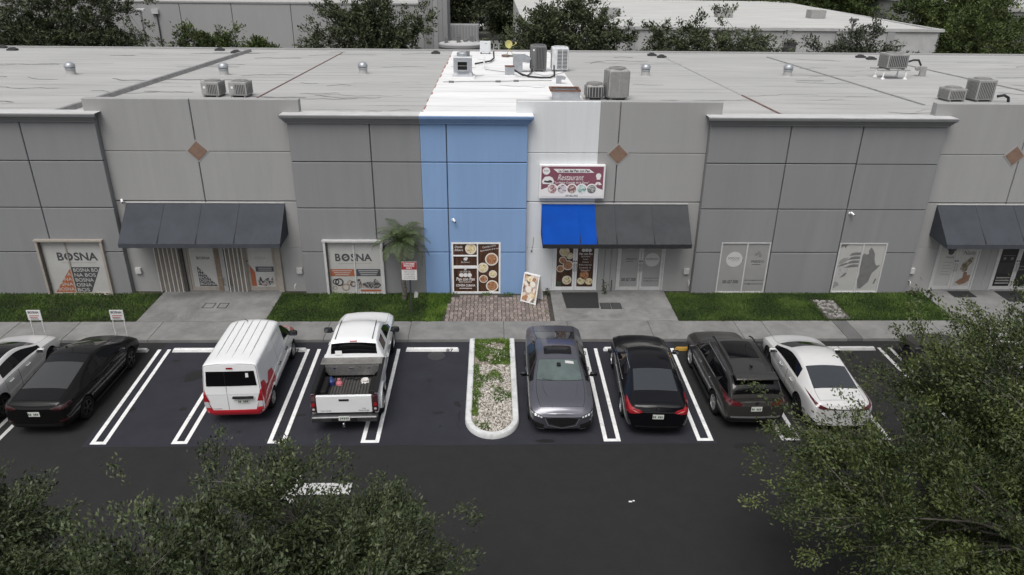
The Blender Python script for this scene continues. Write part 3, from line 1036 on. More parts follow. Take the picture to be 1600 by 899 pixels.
# narrow infill panels between the two pairs of doors
for xa, xb in ((4.2, 4.45), (4.47, 4.7), (4.72, 4.94)):
    MB().box(xa, xb, YL - .03, YL, .11, 2.4).build('infill_board', m_light, bld, bevel=.006)
_, dd = glazed_doors('D4', m_trim, [m_vinyl, m_vinyl])
d, a, b = dd[0]
disc('round_mark', a + .42, 1.78, .12, YD, m_ink_g, d)
disc('round_mark', a + .32, 1.9, .07, YD, m_ink_g, d)
disc('round_mark', a + .54, 1.9, .07, YD, m_ink_g, d)
text('Nails', .34, .09, (a + .42, YD, 1.56), m_ink_g, d, shear=.3)
for k in range(5):
    rect('print_text_line', a + .2, a + .58 - .06 * (k % 2), 1.32 - .13 * k, 1.345 - .13 * k, YD, m_vinyl_g, d)
d, a, b = dd[1]
text('Nails', .5, .16, (a + .36, YD, 1.74), m_ink_g, d, shear=.3)
m_hand = ramp_mat('printed_hand', [(.3, (.05, .045, .03)), (.5, (.16, .14, .09)), (.6, (.30, .28, .22)), (.75, (.10, .09, .06))], 7)
poly('flower_print', [(a + .14, 1.02), (a + .2, 1.3), (a + .34, 1.42), (a + .48, 1.56), (a + .58, 1.54), (a + .56, 1.36), (a + .46, 1.18), (a + .44, .98), (a + .3, .92)], YD, m_hand, d)
poly('hand_print', [(a + .08, .46), (a + .22, .58), (a + .34, .66), (a + .33, .92), (a + .46, .92), (a + .5, .76), (a + .66, .8), (a + .68, .58), (a + .5, .42), (a + .3, .34)], YD, M('printed_skin', (.22, .13, .085), .6, var=.3, scale=6), d)
_, dd = glazed_doors('D5', m_trim, [m_black, m_black])
d, a, b = dd[0]
for k in range(3):
    rect('print_text_line', a + .08, a + .64, .63 - .12 * k, .69 - .12 * k, YD, m_pr2, d)
rect('print_text_line', a + .1, a + .6, 1.62, 1.64, YD, m_pr1, d)
disc('star_mark', a + .2, 1.5, .06, YD, m_pr1, d)
disc('star_mark', a + .5, 1.5, .06, YD, m_pr1, d)
rect('print_panel', a + .02, a + .68, .85, 1.3, YD, M('black_print2', (.03, .03, .032), .4, var=.3, scale=6), d)
d, a, b = dd[1]
for k in range(2):
    rect('print_text_line', a + .05, a + .6, 1.14 - .14 * k, 1.18 - .14 * k, YD, m_pr1, d)

# left pale bay: doors between folded accordion shutters
fr, dd = glazed_doors('D1', m_beige, [m_vinyl, m_core, m_vinyl], leaf=3)
d, a, b = dd[0]
text('BOSNA', .52, .12, (a + .52, YD, 1.5), m_ink_g, d, bold=.02)
poly('print_wedge', [(a + .22, 1.16), (a + .22, .3), (b - .02, .3)], YD, m_ink_g, d)
for k, s in enumerate(('N', 'NA', 'BOS', 'OSNA', 'BOSNA')):
    ln = .14 + .13 * k
    text(s, ln, .11, (a + .25 + ln / 2, YD - .006, .96 - .14 * k), m_vinyl, d, bold=.01)
d, a, b = dd[2]
text('BOSNA', .42, .1, (a + .48, YD, 1.5), m_vinyl_g, d)
rect('print_band', a + .24, b, .92, 1.14, YD, m_navy, d)
for k in range(2):
    rect('print_text_line', a + .35, b - .08, 1.06 - .08 * k, 1.085 - .08 * k, YD - .005, m_vinyl, d)
poly('print_picture', [(a + .28, .35), (a + .28, .6), (a + .4, .72), (a + .45, .5), (a + .6, .62), (a + .7, .66), (a + .76, .5), (b - .08, .74), (b - .02, .4), (a + .6, .3)], YD, m_parts, d)
poly('print_wedge', [(a + .02, 1.2), (a + .02, .3), (a + .2, .3), (a + .2, .9)], YD, m_orange, d)


def accordion(x0, x1, n, y):
    s = MB()
    pts = []
    for k in range(2 * n + 1):
        pts.append((x0 + (x1 - x0) * k / (2 * n), y - (.11 if k % 2 else 0)))
    vs = [(px, py, z) for z in (.13, 2.4) for px, py in pts]
    m = len(pts)
    fs = [(i, i + 1, i + 1 + m, i + m) for i in range(m - 1)]
    vs2 = [(px, py + .012, z) for z in (.13, 2.4) for px, py in pts]
    s.add(vs, fs)
    s.add(vs2, fs)
    o = s.build('accordion_shutter', m_beige, bld)
    for k in range(1, 2 * n, 2):
        MB().box(pts[k][0] - .016, pts[k][0] + .016, y - .125, y - .105, .125, 2.4).build('hinge_rail', m_trim, o)
    return o


accordion(-13.12, -12.1, 6, YL - .03)
accordion(-10.42, -9.62, 5, YL - .03)
MB().box(-12.12, -12.0, YL - .12, YL - .004, .11, 2.4).build('shutter_post', m_dirt, bld)
MB().box(-10.8, -10.62, YL - .07, YL - .004, .11, 2.4).build('shutter_post', M('stained_jamb', (.19, .15, .115), .85, var=.35, scale=3), bld)
MB().box(-8.44, -8.24, YL - .12, YL - .004, .1, 2.45).build('shutter_post', m_beige, bld, bevel=.01)
MB().box(-10.62, -10.44, YL - .05, YL - .004, .11, 2.4).build('infill_board', m_light, bld)
for xx in (-10.56, -10.3):
    MB().tube([(xx, YL - .08, .7), (xx + .03, YL - .16, .74), (xx, YL - .16, .45), (xx + .04, YL - .12, .4)], .014, 6).build('shutter_lock', m_dirt, bld)

# small wall fittings: junction boxes, hose bibs, cameras
for x, z, y in ((-13.95 + .12, 1.0, YL), (-7.52 - .05, 1.0, YL), (7.75, .98, YL), (16.88, 1.0, YL)):
    MB().box(x - .11, x + .11, y - .1, y, z - .12, z + .12).build('junction_box', m_trim, bld, bevel=.01)
for x, y in ((-7.7, -.2), (7.9, .1), (16.9, .1)):
    MB().tube([(x, y + .15, .55), (x, y + .05, .55), (x - .02, y - .02, .5), (x - .02, y - .02, .4)], .022, 8).build('hose_bib', m_trim, bld)
for x in (4.45, 4.78):
    MB().tube([(x, YL - .08, .13), (x, YL - .08, .55), (x + .01, YL - .06, .6)], .018, 6).build('conduit', m_dirt, bld)
# cut cable hanging beside the awning
MB().tube([(1.62, YL - .012, 2.4), (1.6, YL - .014, 2.1), (1.55, YL - .014, 1.85)], .01, 5).build('wall_cable', m_pr2, bld)
disc('cable_anchor', 1.55, 1.82, .035, YL, m_pr1, bld, t=.03)

# ------------------------------------------------------------------ roof
def roof_mat(name, col, dark, crack=.5):
    m = bpy.data.materials.new(name)
    m.use_nodes = True
    N, L = m.node_tree.nodes, m.node_tree.links
    b = N['Principled BSDF']
    b.inputs['Roughness'].default_value = .85
    tc = N.new('ShaderNodeTexCoord')

    def nz(scale, stretch, detail=8, dist=0.0, ro=.6):
        mp = N.new('ShaderNodeMapping')
        mp.inputs['Scale'].default_value = stretch
        L.new(tc.outputs['Object'], mp.inputs[0])
        t = N.new('ShaderNodeTexNoise')
        t.inputs['Scale'].default_value = scale
        t.inputs['Detail'].default_value = detail
        t.inputs['Roughness'].default_value = ro
        t.inputs['Distortion'].default_value = dist
        L.new(mp.outputs[0], t.inputs['Vector'])
        return t.outputs['Fac']

    def rng(x, a, b_, c=0.0, d=1.0):
        r = N.new('ShaderNodeMapRange')
        r.inputs[1].default_value, r.inputs[2].default_value, r.inputs[3].default_value, r.inputs[4].default_value = a, b_, c, d
        L.new(x, r.inputs[0])
        return r.outputs[0]

    def mul(a, b_):
        x = N.new('ShaderNodeMath')
        x.operation = 'MULTIPLY'
        L.new(a, x.inputs[0])
        L.new(b_, x.inputs[1])
        return x.outputs[0]

    def mixc(f, a, b_):
        x = N.new('ShaderNodeMix')
        x.data_type = 'RGBA'
        L.new(f, x.inputs['Factor'])
        for s, v in ((x.inputs[6], a), (x.inputs[7], b_)):
            if hasattr(v, 'is_output'):
                L.new(v, s)
            else:
                s.default_value = (*v, 1)
        return x.outputs[2]

    base = mixc(rng(nz(.5, (.35, 1.4, 1)), .3, .7), tuple(c * .88 for c in col), tuple(min(1, c * 1.08) for c in col))
    # membrane laps running along X, wandering and broken
    w = N.new('ShaderNodeTexWave')
    w.wave_type = 'BANDS'
    w.bands_direction = 'Y'
    w.inputs['Scale'].default_value = .30
    w.inputs['Distortion'].default_value = 2.2
    w.inputs['Detail'].default_value = 2.0
    w.inputs['Detail Scale'].default_value = .35
    L.new(tc.outputs['Object'], w.inputs['Vector'])
    lap = mul(rng(w.outputs['Fac'], .975, .999), rng(nz(.16, (1, 3, 1), 5), .46, .60))
    c1 = mixc(mul(lap, rng(nz(2.0, (1, 1, 1), 3), .2, .5, crack * .3, crack)), base, dark)
    # patches of grey ponding dirt stretched along X
    dirt = rng(nz(.55, (.22, 1.2, 1), 9, .4, .7), .56, .75, 0, .45)
    c2 = mixc(dirt, c1, tuple(c * .62 for c in col))
    L.new(c2, b.inputs['Base Color'])
    bp = N.new('ShaderNodeBump')
    bp.inputs['Strength'].default_value = .3
    bp.inputs['Distance'].default_value = .03
    L.new(nz(3, (1, 1, 1)), bp.inputs['Height'])
    L.new(bp.outputs[0], b.inputs['Normal'])
    return m


m_roof = roof_mat('roof_membrane_grey', (.40, .40, .395), (.10, .10, .10), .9)
m_roof_w = roof_mat('roof_membrane_white', (.76, .76, .765), (.25, .25, .25), .8)


def rz(y):
    return 6.87 - .0245 * y


def roof_sheet(x0, x1, mt, y0=.36):
    mb = MB()
    mb.add([(x0, y0, rz(y0)), (x1, y0, rz(y0)), (x1, 26.4, rz(26.4)), (x0, 26.4, rz(26.4)), (x0, y0, 6.1), (x1, y0, 6.1), (x1, 26.4, 6.0), (x0, 26.4, 6.0)],
           [(0, 1, 2, 3), (7, 6, 5, 4), (0, 4, 5, 1), (1, 5, 6, 2), (2, 6, 7, 3), (3, 7, 4, 0)])
    return mb.build('roof', mt, bld)


r1 = roof_sheet(-42, -2.70, m_roof)
r2 = roof_sheet(-2.70, 3.95, m_roof_w)
r3 = roof_sheet(3.95, 48, m_roof)
MB().box(-42, 48, 26.4, 26.7, 0, 6.32).build('rear_wall', m_light, bld)
MB().box(-42.2, 48.2, .46, 26.4, .0, 6.0).build('floor_block', m_core, bld)
m_rust = M('rust_stain', (.17, .115, .105), .9, var=.5, scale=6)
m_ridge = M('roof_ridge', (.22, .22, .22), .9, var=.25, scale=3)
m_flash = M('roof_flashing', (.36, .36, .36), .85, var=.2, scale=3)


def ridge(x, y0, y1, w, h, mt, par, x2=None, nm='party_ridge'):
    x2 = x if x2 is None else x2
    MB().add([(x - w, y0, rz(y0) + .001), (x + w, y0, rz(y0) + .001), (x + w * .5, y0, rz(y0) + h), (x - w * .5, y0, rz(y0) + h),
              (x2 - w, y1, rz(y1) + .001), (x2 + w, y1, rz(y1) + .001), (x2 + w * .5, y1, rz(y1) + h), (x2 - w * .5, y1, rz(y1) + h)],
             [(0, 1, 2, 3), (7, 6, 5, 4), (0, 4, 5, 1), (1, 5, 6, 2), (2, 6, 7, 3), (3, 7, 4, 0)]).build(nm, mt, par)


ridge(-16.15, .6, 25.0, .16, .17, m_ridge, r1)
ridge(-9.97, .7, 24.7, .045, .035, m_rust, r1)
ridge(11.3, 7.0, 24.0, .05, .045, m_flash, r3)
ridge(11.3, .7, 7.0, .05, .045, m_rust, r3)
ridge(18.35, 4.6, 24.0, .06, .05, m_ridge, r3)
ridge(25.6, 2.0, 20.0, .06, .05, m_ridge, r3)
for k in range(12):
    y = .9 + k * 1.95
    ridge(-2.70 + .02 * math.sin(k * 2.3), y, y + random.uniform(.5, 1.6), random.uniform(.025, .05), .012, M('red_sealant', (.34, .16, .14), .9, var=.5, scale=8), r2, nm='sealant_streak')
# long wandering membrane splits, raised patch strips
m_split = M('roof_patch_strip', (.17, .17, .17), .9, var=.3, scale=4)
m_split_w = M('roof_patch_strip_pale', (.40, .40, .40), .9, var=.2, scale=4)
rs = random.Random(3)
for (x0, x1, n, par, mt) in ((-30, -3.2, 40, r1, m_split), (4.6, 34, 40, r3, m_split), (-2.4, 3.7, 9, r2, m_split_w)):
    for k in range(n):
        y = rs.uniform(1.2, 25)
        a = rs.uniform(x0, x1)
        ln = rs.uniform(.8, 4.5) if x1 - x0 > 10 else rs.uniform(.6, 3)
        b = min(a + ln, x1)
        up, lo = [], []
        nn = max(4, int((b - a) / .22))
        wid = rs.choice((.02, .03, .045, .08)) * (1 + y / 18)
        drift = rs.uniform(-.9, .9)
        for i in range(nn + 1):
            x = a + (b - a) * i / nn
            yy = y + drift * math.sin(i / nn * 2.2) + .35 * noise.noise((x * 1.6, y * 3, 2.0)) + .03 * noise.noise((x * 6, y, 1))
            ww = wid * (.5 + .8 * abs(noise.noise((x * 2.1, y, 7.0))))
            up.append((x, yy + ww, rz(yy + ww) + .009))
            lo.append((x, yy - ww, rz(yy - ww) + .009))
        m = nn + 1
        MB().add(up + lo, [(i, i + 1, m + i + 1, m + i) for i in range(nn)]).build('membrane_split', mt, par)

# ------------------------------------------------------------------ awnings
m_awn = M('awning_slate', (.060, .066, .077), .8, spec=.12, var=.10, scale=1.5, stain=.3, sscale=.9)
m_awn2 = M('awning_grey', (.060, .064, .069), .8, spec=.12, var=.10, scale=1.5, stain=.3, sscale=.9)
m_awn_b = M('awning_blue', (.004, .058, .33), .8, spec=.1, var=.10, scale=1.5, stain=.2, sscale=.9)
m_awn_k = M('awning_mildew', (.016, .017, .02), .9, var=.4, scale=8)


def awning(x0, x1, cuts, mats, label):
    t = thing('awning', label, 'awning', ((x0 + x1) / 2, YL, 2.4), 0, 'sloped fabric awnings over the entrances')
    cx = (x0 + x1) / 2
    yb, yf = -.004, -1.25
    zt, zf, zv, zw = 1.36, .17, .02, .12
    xs = [x0] + cuts + [x1]
    for i in range(len(xs) - 1):
        a, b = xs[i] - cx, xs[i + 1] - cx
        n = 9
        vs, fs = [], []
        for k in range(n):
            u = k / (n - 1)
            sag = -.05 * math.sin(math.pi * u)
            for q in range(7):
                s = q / 6
                sg = sag * math.sin(math.pi * s)
                vs.append((a + (b - a) * u, yb + (yf - yb) * s, zt + (zf - zt) * s + sg + .012 * noise.noise(((a + (b - a) * u) * 2.2, s * 1.5, x0)) * math.sin(math.pi * s)))
        fs = [(k * 7 + q, (k + 1) * 7 + q, (k + 1) * 7 + q + 1, k * 7 + q + 1) for k in range(n - 1) for q in range(6)]
        MB().add(vs, fs).build('fabric_panel', mats[i], t, smooth=True)
        # scalloped, mildewed valance
        top = [(a + (b - a) * k / 16, zf + .012 + .03 * max(0, noise.noise((a * 3 + k * .7, x0, 2)))) for k in range(17)]
        bot = [(a + (b - a) * k / 16, zv + .006 * math.sin(k * 1.3)) for k in range(16, -1, -1)]
        MB().prism(top + bot, yf - .012, yf + .0, 'y').build('valance', m_awn_k if mats[i] is not m_awn else m_awn, t)
        if i:
            ys = [(yb - .01, zt + .012), (yf - .008, zf + .012), (yf - .008, zf - .01), (yb - .01, zt - .008)]
            MB().prism(ys, a - .012, a + .012, 'x').build('seam', mats[i], t)
        if i:
            poly3 = [(a - .02, zf + .02), (a + .03, zf + .02), (a + .005, zf + .3 + .1 * (i % 2))]
            MB().add([(px, yf + (pz - zf) / (zt - zf) * (yb - yf) - .014, pz + .01) for px, pz in poly3], [(0, 1, 2)]).build('mildew_streak', m_awn_k, t)
    for xx, mt in ((x0 - cx, mats[0]), (x1 - cx, mats[-1])):
        MB().prism([(yb, zt), (yf, zf), (yf, zv), (yb, zw)], xx - .006, xx + .006, 'x').build('end_panel', mt, t)
    MB().tube([(x0 - cx + .05, yf + .03, zf - .06), (x1 - cx - .05, yf + .03, zf - .06)], .02, 6).build('front_bar', m_soffit, t)
    for xx in [v - cx for v in (x0 + .06, (x0 + x1) / 2, x1 - .06)]:
        MB().tube([(xx, yb - .03, zw), (xx, yf + .04, zf - .05)], .018, 6).tube([(xx, yb - .05, zt - .16), (xx, yf + .08, zf - .08)], .018, 6).build('rafter', m_soffit, t)
    MB().box(x0 - cx, x1 - cx, -.04, -.003, zt + .0, zt + .03).build('head_rail', m_trim, t)
    return t


awning(-13.75, -7.85, [-12.35, -10.95, -9.55], [m_awn] * 4, 'long dark slate awning over the doors with folded shutters')
awning(1.9, 7.5, [3.30, 3.94, 4.68, 6.1], [m_awn_b, m_awn_b, m_awn2, m_awn2, m_awn2], 'half bright blue, half grey awning over the poster doors')
awning(17.25, 23.2, [18.75, 20.25, 21.7], [m_awn] * 4, 'dark slate awning at the right edge of the building')

# ------------------------------------------------------------------ restaurant sign box
m_maroon = M('sign_maroon', (.23, .085, .12), .4, var=.12, scale=1.5)
m_signw = M('sign_white', (.80, .79, .80), .4)
sg = thing('restaurant_sign', 'maroon and white restaurant sign box with food pictures above the awning', 'sign', (3.0, YL, 4.68))
hw, hh = 1.23, .64
MB().box(-hw, hw, -.2, -.004, -hh, hh).build('cabinet', m_signw, sg, bevel=.01)
MB().box(-hw + .07, hw - .07, -.206, -.198, -hh + .07, hh - .05).build('face', m_maroon, sg)
ys = -.207
wave = [(-hw + .07, -hh + .07), (-hw + .07, -.3), (-.9, -.2)]
for k, cx in enumerate((-.74, -.37, .0, .37, .74)):
    for a in range(150, 29, -20):
        wave.append((cx + .2 * math.cos(R(a)), -.26 + .2 * math.sin(R(a))))
wave += [(.95, -.22), (hw - .07, -.3), (hw - .07, -hh + .07)]
poly('white_wave', wave, ys, m_signw, sg)
m_ph = [ramp_mat('sign_photo_%d' % k, st, 9) for k, st in enumerate(([(.3, (.03, .02, .02)), (.5, (.5, .3, .32)), (.65, (.75, .7, .7))], [(.35, (.05, .04, .05)), (.5, (.6, .55, .6)), (.7, (.75, .7, .75))], [(.3, (.04, .03, .03)), (.5, (.35, .2, .2)), (.7, (.75, .7, .7))], [(.3, (.05, .12, .10)), (.5, (.45, .6, .58)), (.7, (.8, .8, .8))], [(.35, (.02, .02, .02)), (.5, (.25, .25, .25)), (.7, (.7, .7, .7))]))]
for k, cx in enumerate((-.74, -.37, .0, .37, .74)):
    disc('photo_disc', cx, -.27, .165, ys - .005, m_ph[k], sg)
poly('banner', [(-.72, .5), (.62, .5), (.82, .36), (-.55, .36)], ys, m_signw, sg)
text('La Casa del Pan con Pan', 1.16, .1, (.06, ys - .006, .43), m_ink, sg, bold=.03)
text('Restaurant', .98, .22, (-.06, ys, .18), m_signw, sg, shear=.35)
text('"La Mejor Comida de la Zona"', 1.3, .1, (-.02, ys, -.03), m_signw, sg, bold=.015)
text('305 826 3923', .46, .07, (0, ys - .006, -.53), m_ink, sg, bold=.02)
disc('round_badge', -.98, .42, .14, ys, m_signw, sg)
text('PAN', .16, .06, (-.98, ys - .006, .43), m_ink_g, sg)
poly('burger_mark', [(-1.1, -.08), (-1.14, .02), (-1.1, .1), (-1.02, .2), (-.85, .22), (-.74, .16), (-.68, .04), (-.72, -.08)], ys, m_signw, sg)
poly('burger_mark', [(-1.06, -.0), (-1.04, .06), (-.92, .04), (-.84, .08), (-.76, .05), (-.74, -.01), (-.9, -.03)], ys - .005, m_ink_g, sg)
disc('chef_hat', .98, .24, .1, ys, m_signw, sg)
rect('chef_hat', .91, 1.05, .1, .2, ys - .005, m_signw, sg)
poly('chef_apron', [(.92, -.0), (1.04, -.0), (1.12, -.1), (1.0, -.12), (.98, -.04), (.94, -.12), (.84, -.1)], ys, m_signw, sg)

# ------------------------------------------------------------------ wall security cameras (separate fittings)
for x, z, lb, y in ((-1.5, 3.2, 'small white security camera high on the blue wall', 0), (13.75, 3.5, 'small white security camera high on the right grey bay', 0), (-13.9, 3.85, 'small white security camera above the left slate awning', YL)):
    t = thing('security_camera', lb, 'camera', (x, y, z), 0, 'wall security cameras')
    MB().lathe([(.045, 0), (.045, -.03)], 12, (0, 0, 0), 'y').build('mount', m_trim_w, t)
    MB().tube([(0, -.03, 0), (.05, -.1, .03)], .018, 8).build('arm', m_trim_w, t)
    MB().tube([(.02, -.06, .05), (.1, -.2, -.02)], .04, 10).build('housing', m_trim_w, t, smooth=True)
    MB().tube([(.1, -.2, -.02), (.112, -.222, -.03)], .03, 10).build('lens', m_black, t)
# ================================================================== ROOF EQUIPMENT
m_ac = M('condenser_grey', (.30, .30, .295), .55, var=.12, scale=5, stain=.4, sscale=2.5)
m_ac_d = M('condenser_dark', (.15, .15, .155), .5, var=.12, scale=5, stain=.3, sscale=2.5)
m_ac_w = M('condenser_white', (.62, .64, .66), .5, var=.08, scale=5, stain=.3, sscale=2.5)
m_fin = M('coil_fins', (.045, .045, .048), .7, var=.25, scale=20)
m_galv = M('galvanised', (.40, .42, .445), .45, metal=.55, var=.15, scale=4, stain=.3, sscale=2)
m_hose = M('black_hose', (.015, .015, .016), .6)
m_wire = M('grey_cable', (.22, .22, .22), .6)
m_pvc = M('white_pvc', (.75, .75, .75), .5)
m_hole = M('dark_opening', (.012, .012, .012), .9)


def condenser(label, x, y, w, d, h, body, rot=0.0, lou='v', panel=None, legs=.08, rnd=.03, nsl=7, base=0.0, rings=True):
    z = rz(y) + base
    t = thing('air_conditioner', label, 'air conditioner', (x, y, z), rot, 'condenser units on the roof')
    MB().box(-w / 2, w / 2, -d / 2, d / 2, legs, legs + h).build('cabinet', body, t, bevel=rnd, seg=3)
    for sx in (-1, 1):
        MB().box(sx * w * .36 - .04, sx * w * .36 + .04, -d / 2, d / 2, 0, legs + .01).build('foot_rail', m_ac_d, t)
    z0, z1 = legs + .07, legs + h - .1
    for side in range(4):
        ww = (w if side in (0, 2) else d) - .14
        off = (d if side in (0, 2) else w) / 2
        mt = Matrix.Rotation(side * math.pi / 2, 3, 'Z')
        xa = -ww / 2 + (ww * .3 if panel == side else 0)
        MB().cbox(mt @ Vector(((xa + ww / 2) / 2, -off - .002, (z0 + z1) / 2)), (ww / 2 - xa, .01, z1 - z0), mt).build('coil', m_fin, t)
        lv = MB()
        if lou == 'v':
            for k in range(nsl):
                cx = xa + (ww / 2 - xa) * (k + .5) / nsl
                lv.cbox(mt @ Vector((cx, -off - .012, (z0 + z1) / 2)), (.028, .02, z1 - z0), mt)
        else:
            for k in range(nsl * 2):
                cz = z0 + (z1 - z0) * (k + .5) / (nsl * 2)
                lv.cbox(mt @ Vector(((xa + ww / 2) / 2, -off - .012, cz)), (ww / 2 - xa, .02, .022), mt)
            lv.cbox(mt @ Vector(((xa + ww / 2) / 2, -off - .014, (z0 + z1) / 2)), (.035, .024, z1 - z0), mt)
        tag(lv.build('louvres', body, t), kind='stuff')
        if panel == side:
            MB().cbox(mt @ Vector((-ww / 2 + ww * .13, -off - .004, (z0 + z1) / 2)), (ww * .24, .012, z1 - z0), mt).build('service_panel', body, t)
            MB().cbox(mt @ Vector((-ww / 2 + ww * .13, -off - .012, z1 - .12)), (.09, .006, .09), mt).build('rating_plate', m_pvc, t)
    rr = min(w, d) * .42
    zt = legs + h
    MB().lathe([(0, zt + .004), (rr, zt + .004), (rr, zt)], 24).build('fan_opening', m_hole, t)
    g = MB().lathe([(rr + .03, zt - .001), (rr + .03, zt + .035), (rr - .01, zt + .035), (rr - .01, zt)], 28, cap=False)
    for q in (.35, .6, .82):
        g.lathe([(rr * q - .006, zt + .03), (rr * q + .006, zt + .03), (rr * q + .006, zt + .042), (rr * q - .006, zt + .042)], 20, cap=False)
    for k in range(8):
        a = math.pi * k / 8
        g.tube([(-rr * math.cos(a), -rr * math.sin(a), zt + .04), (rr * math.cos(a), rr * math.sin(a), zt + .04)], .006, 4)
    g.build('fan_guard', body, t)
    return t


condenser('left of the two small boxy condensers behind the left pale parapet', -11.92, 5.9, .76, .76, .56, m_ac, R(-4), panel=0, nsl=6)
condenser('right of the two small boxy condensers behind the left pale parapet', -10.76, 5.9, .76, .76, .56, m_ac, R(-4), panel=0, nsl=6)
c1 = condenser('tall dark grey ribbed condenser at the back of the white roof', 2.55, 15.6, .86, .8, 1.3, m_ac_d, 0, nsl=6, panel=0, rnd=.05)
c2 = condenser('tall white condenser with barred grille at the right of the white roof', 3.75, 15.75, .92, .8, 1.2, m_ac_w, 0, lou='h', panel=0, rnd=.05)
condenser('low round-cornered condenser beside the tall one behind the middle parapet', 4.42, 5.75, .78, .78, .58, m_ac, 0, nsl=5, rnd=.16)
condenser('tall round-cornered condenser with mesh grille behind the middle parapet', 5.36, 5.75, .92, .84, 1.22, m_ac, R(8), lou='h', nsl=18, panel=1, rnd=.14)
condenser('ribbed condenser raised on a white stand on the right roof', 21.4, 13.6, 1.15, .95, .72, m_ac, R(4), nsl=10, base=.5)
condenser('low ribbed condenser behind the right pale parapet', 20.3, 6.0, .82, .78, .48, m_ac, R(5), nsl=9, panel=1)
condenser('tall ribbed condenser behind the right pale parapet', 21.55, 6.05, .86, .8, .86, m_ac, R(6), nsl=9, panel=1)
# stand below the raised unit
st = thing('equipment_stand', 'white metal stand under the raised condenser on the right roof', 'stand', (21.4, 13.6, rz(13.6)))
for sx in (-.6, .6):
    for sy in (-.42, .42):
        MB().tube([(sx, sy, 0), (sx, sy, .46)], .045, 8).build('leg', m_pvc, st)
        MB().lathe([(.12, 0), (.1, .06), (.05, .1)], 10, (sx, sy, 0)).build('pitch_pocket', m_pvc, st)
for sy in (-.42, .42):
    MB().box(-.95, .8, sy - .05, sy + .05, .44, .5).build('beam', m_ac, st)


def goose(label, x, y, h, s, rot, mat):
    t = thing('duct_gooseneck', label, 'duct', (x, y, rz(y)), rot, 'gooseneck ducts on the roof')
    MB().box(-s, s, -s, s, 0, .06).build('curb', mat, t)
    MB().add([(-s, -s, .05), (s * .9, -s, .05), (s * .9, s, .05), (-s, s, .05), (-s, -s, h), (s * .9, -s, h * .62), (s * .9, s, h * .62), (-s, s, h)],
             [(0, 3, 2, 1), (0, 1, 5, 4), (1, 2, 6, 5), (2, 3, 7, 6), (3, 0, 4, 7), (4, 5, 6, 7)]).build('riser', mat, t)
    MB().prism([(-s, h), (s * 1.4, h), (s * 2.6, h * .82), (s * 2.2, h * .56), (s * .9, h * .60), (s * .4, h * .66)], -s - .003, s + .003, 'y').build('hood', mat, t)
    MB().prism([(s * 2.52, h * .80), (s * 2.60, h * .815), (s * 2.22, h * .575), (s * 2.16, h * .59)], -s * .85, s * .85, 'y').build('mouth', m_hole, t)
    return t


goose('tall galvanised gooseneck duct left of the dark condenser on the white roof', 1.42, 15.1, .92, .27, 0, m_galv)
goose('small galvanised gooseneck vent on the white roof near the hatch', 3.3, 10.6, .36, .13, 0, m_galv)
goose('small grey gooseneck beside the raised condenser on the right roof', 23.7, 14.6, .5, .16, R(160), m_ac)

# square box duct with rusty rim
t = thing('box_duct', 'square galvanised box duct with rusty rim on the white roof', 'duct', (.93, 13.6, rz(13.6)))
MB().box(-.24, .24, -.22, .22, .05, .46).build('body', m_galv, t)
MB().box(-.255, .255, -.235, .235, .46, .49).build('rim', M('rust_red', (.15, .07, .048), .9, var=.4, scale=8), t)
MB().box(-.3, .3, -.28, .28, .0, .05).build('curb', m_pvc, t)

# exhaust fan hood
t = thing('exhaust_fan', 'large galvanised kitchen exhaust fan with square outlet on the white roof', 'fan', (-1.5, 12.5, rz(12.5)))
MB().box(-.62, .62, -.6, .6, 0, .12).build('curb', m_pvc, t, bevel=.02)
MB().add([(-.52, -.5, .12), (.52, -.5, .12), (.52, .5, .12), (-.52, .5, .12), (-.44, -.42, .34), (.44, -.42, .34), (.44, .42, .34), (-.44, .42, .34)], [(0, 3, 2, 1), (4, 5, 6, 7), (0, 1, 5, 4), (1, 2, 6, 5), (2, 3, 7, 6), (3, 0, 4, 7)]).build('base', m_galv, t)
MB().box(-.46, .46, -.44, .46, .32, 1.02).build('housing', m_galv, t, bevel=.025)
mb = MB()
mb.box(-.3, .3, -.56, -.43, .40, .46).box(-.3, .3, -.56, -.43, .86, .92).box(-.3, -.24, -.56, -.43, .46, .86).box(.24, .3, -.56, -.43, .46, .86)
mb.build('outlet_frame', m_galv, t)
MB().box(-.24, .24, -.46, -.445, .46, .86).build('outlet', m_hole, t)
MB().box(-.24, .24, -.5, -.47, .64, .68).build('damper_blade', m_ac_d, t)
MB().box(-.48, .48, -.46, .48, 1.02, 1.07).build('lid', m_ac_w, t, bevel=.015)
MB().lathe([(.3, 1.07), (.3, 1.22), (.26, 1.26), (0, 1.28)], 20, (0, .1, 0)).build('motor_cover', m_galv, t, smooth=True)
MB().box(.16, .36, -.1, .3, 1.07, 1.3).build('motor_box', m_ac_d, t, bevel=.02)

# small split unit on a stand at the back edge
t = thing('air_conditioner', 'pale thin split condenser standing at the rear edge of the white roof', 'air conditioner', (-.45, 24.8, rz(24.8)), 0, 'condenser units on the roof')
MB().box(-.36, .36, -.16, .16, .12, .82).build('cabinet', m_ac_w, t, bevel=.03)
MB().box(-.05, .12, -.166, -.158, .66, .70).build('nameplate', m_ac, t)
for sx in (-.28, .28):
    MB().box(sx - .04, sx + .04, -.2, .2, 0, .12).build('foot', m_ac_d, t)

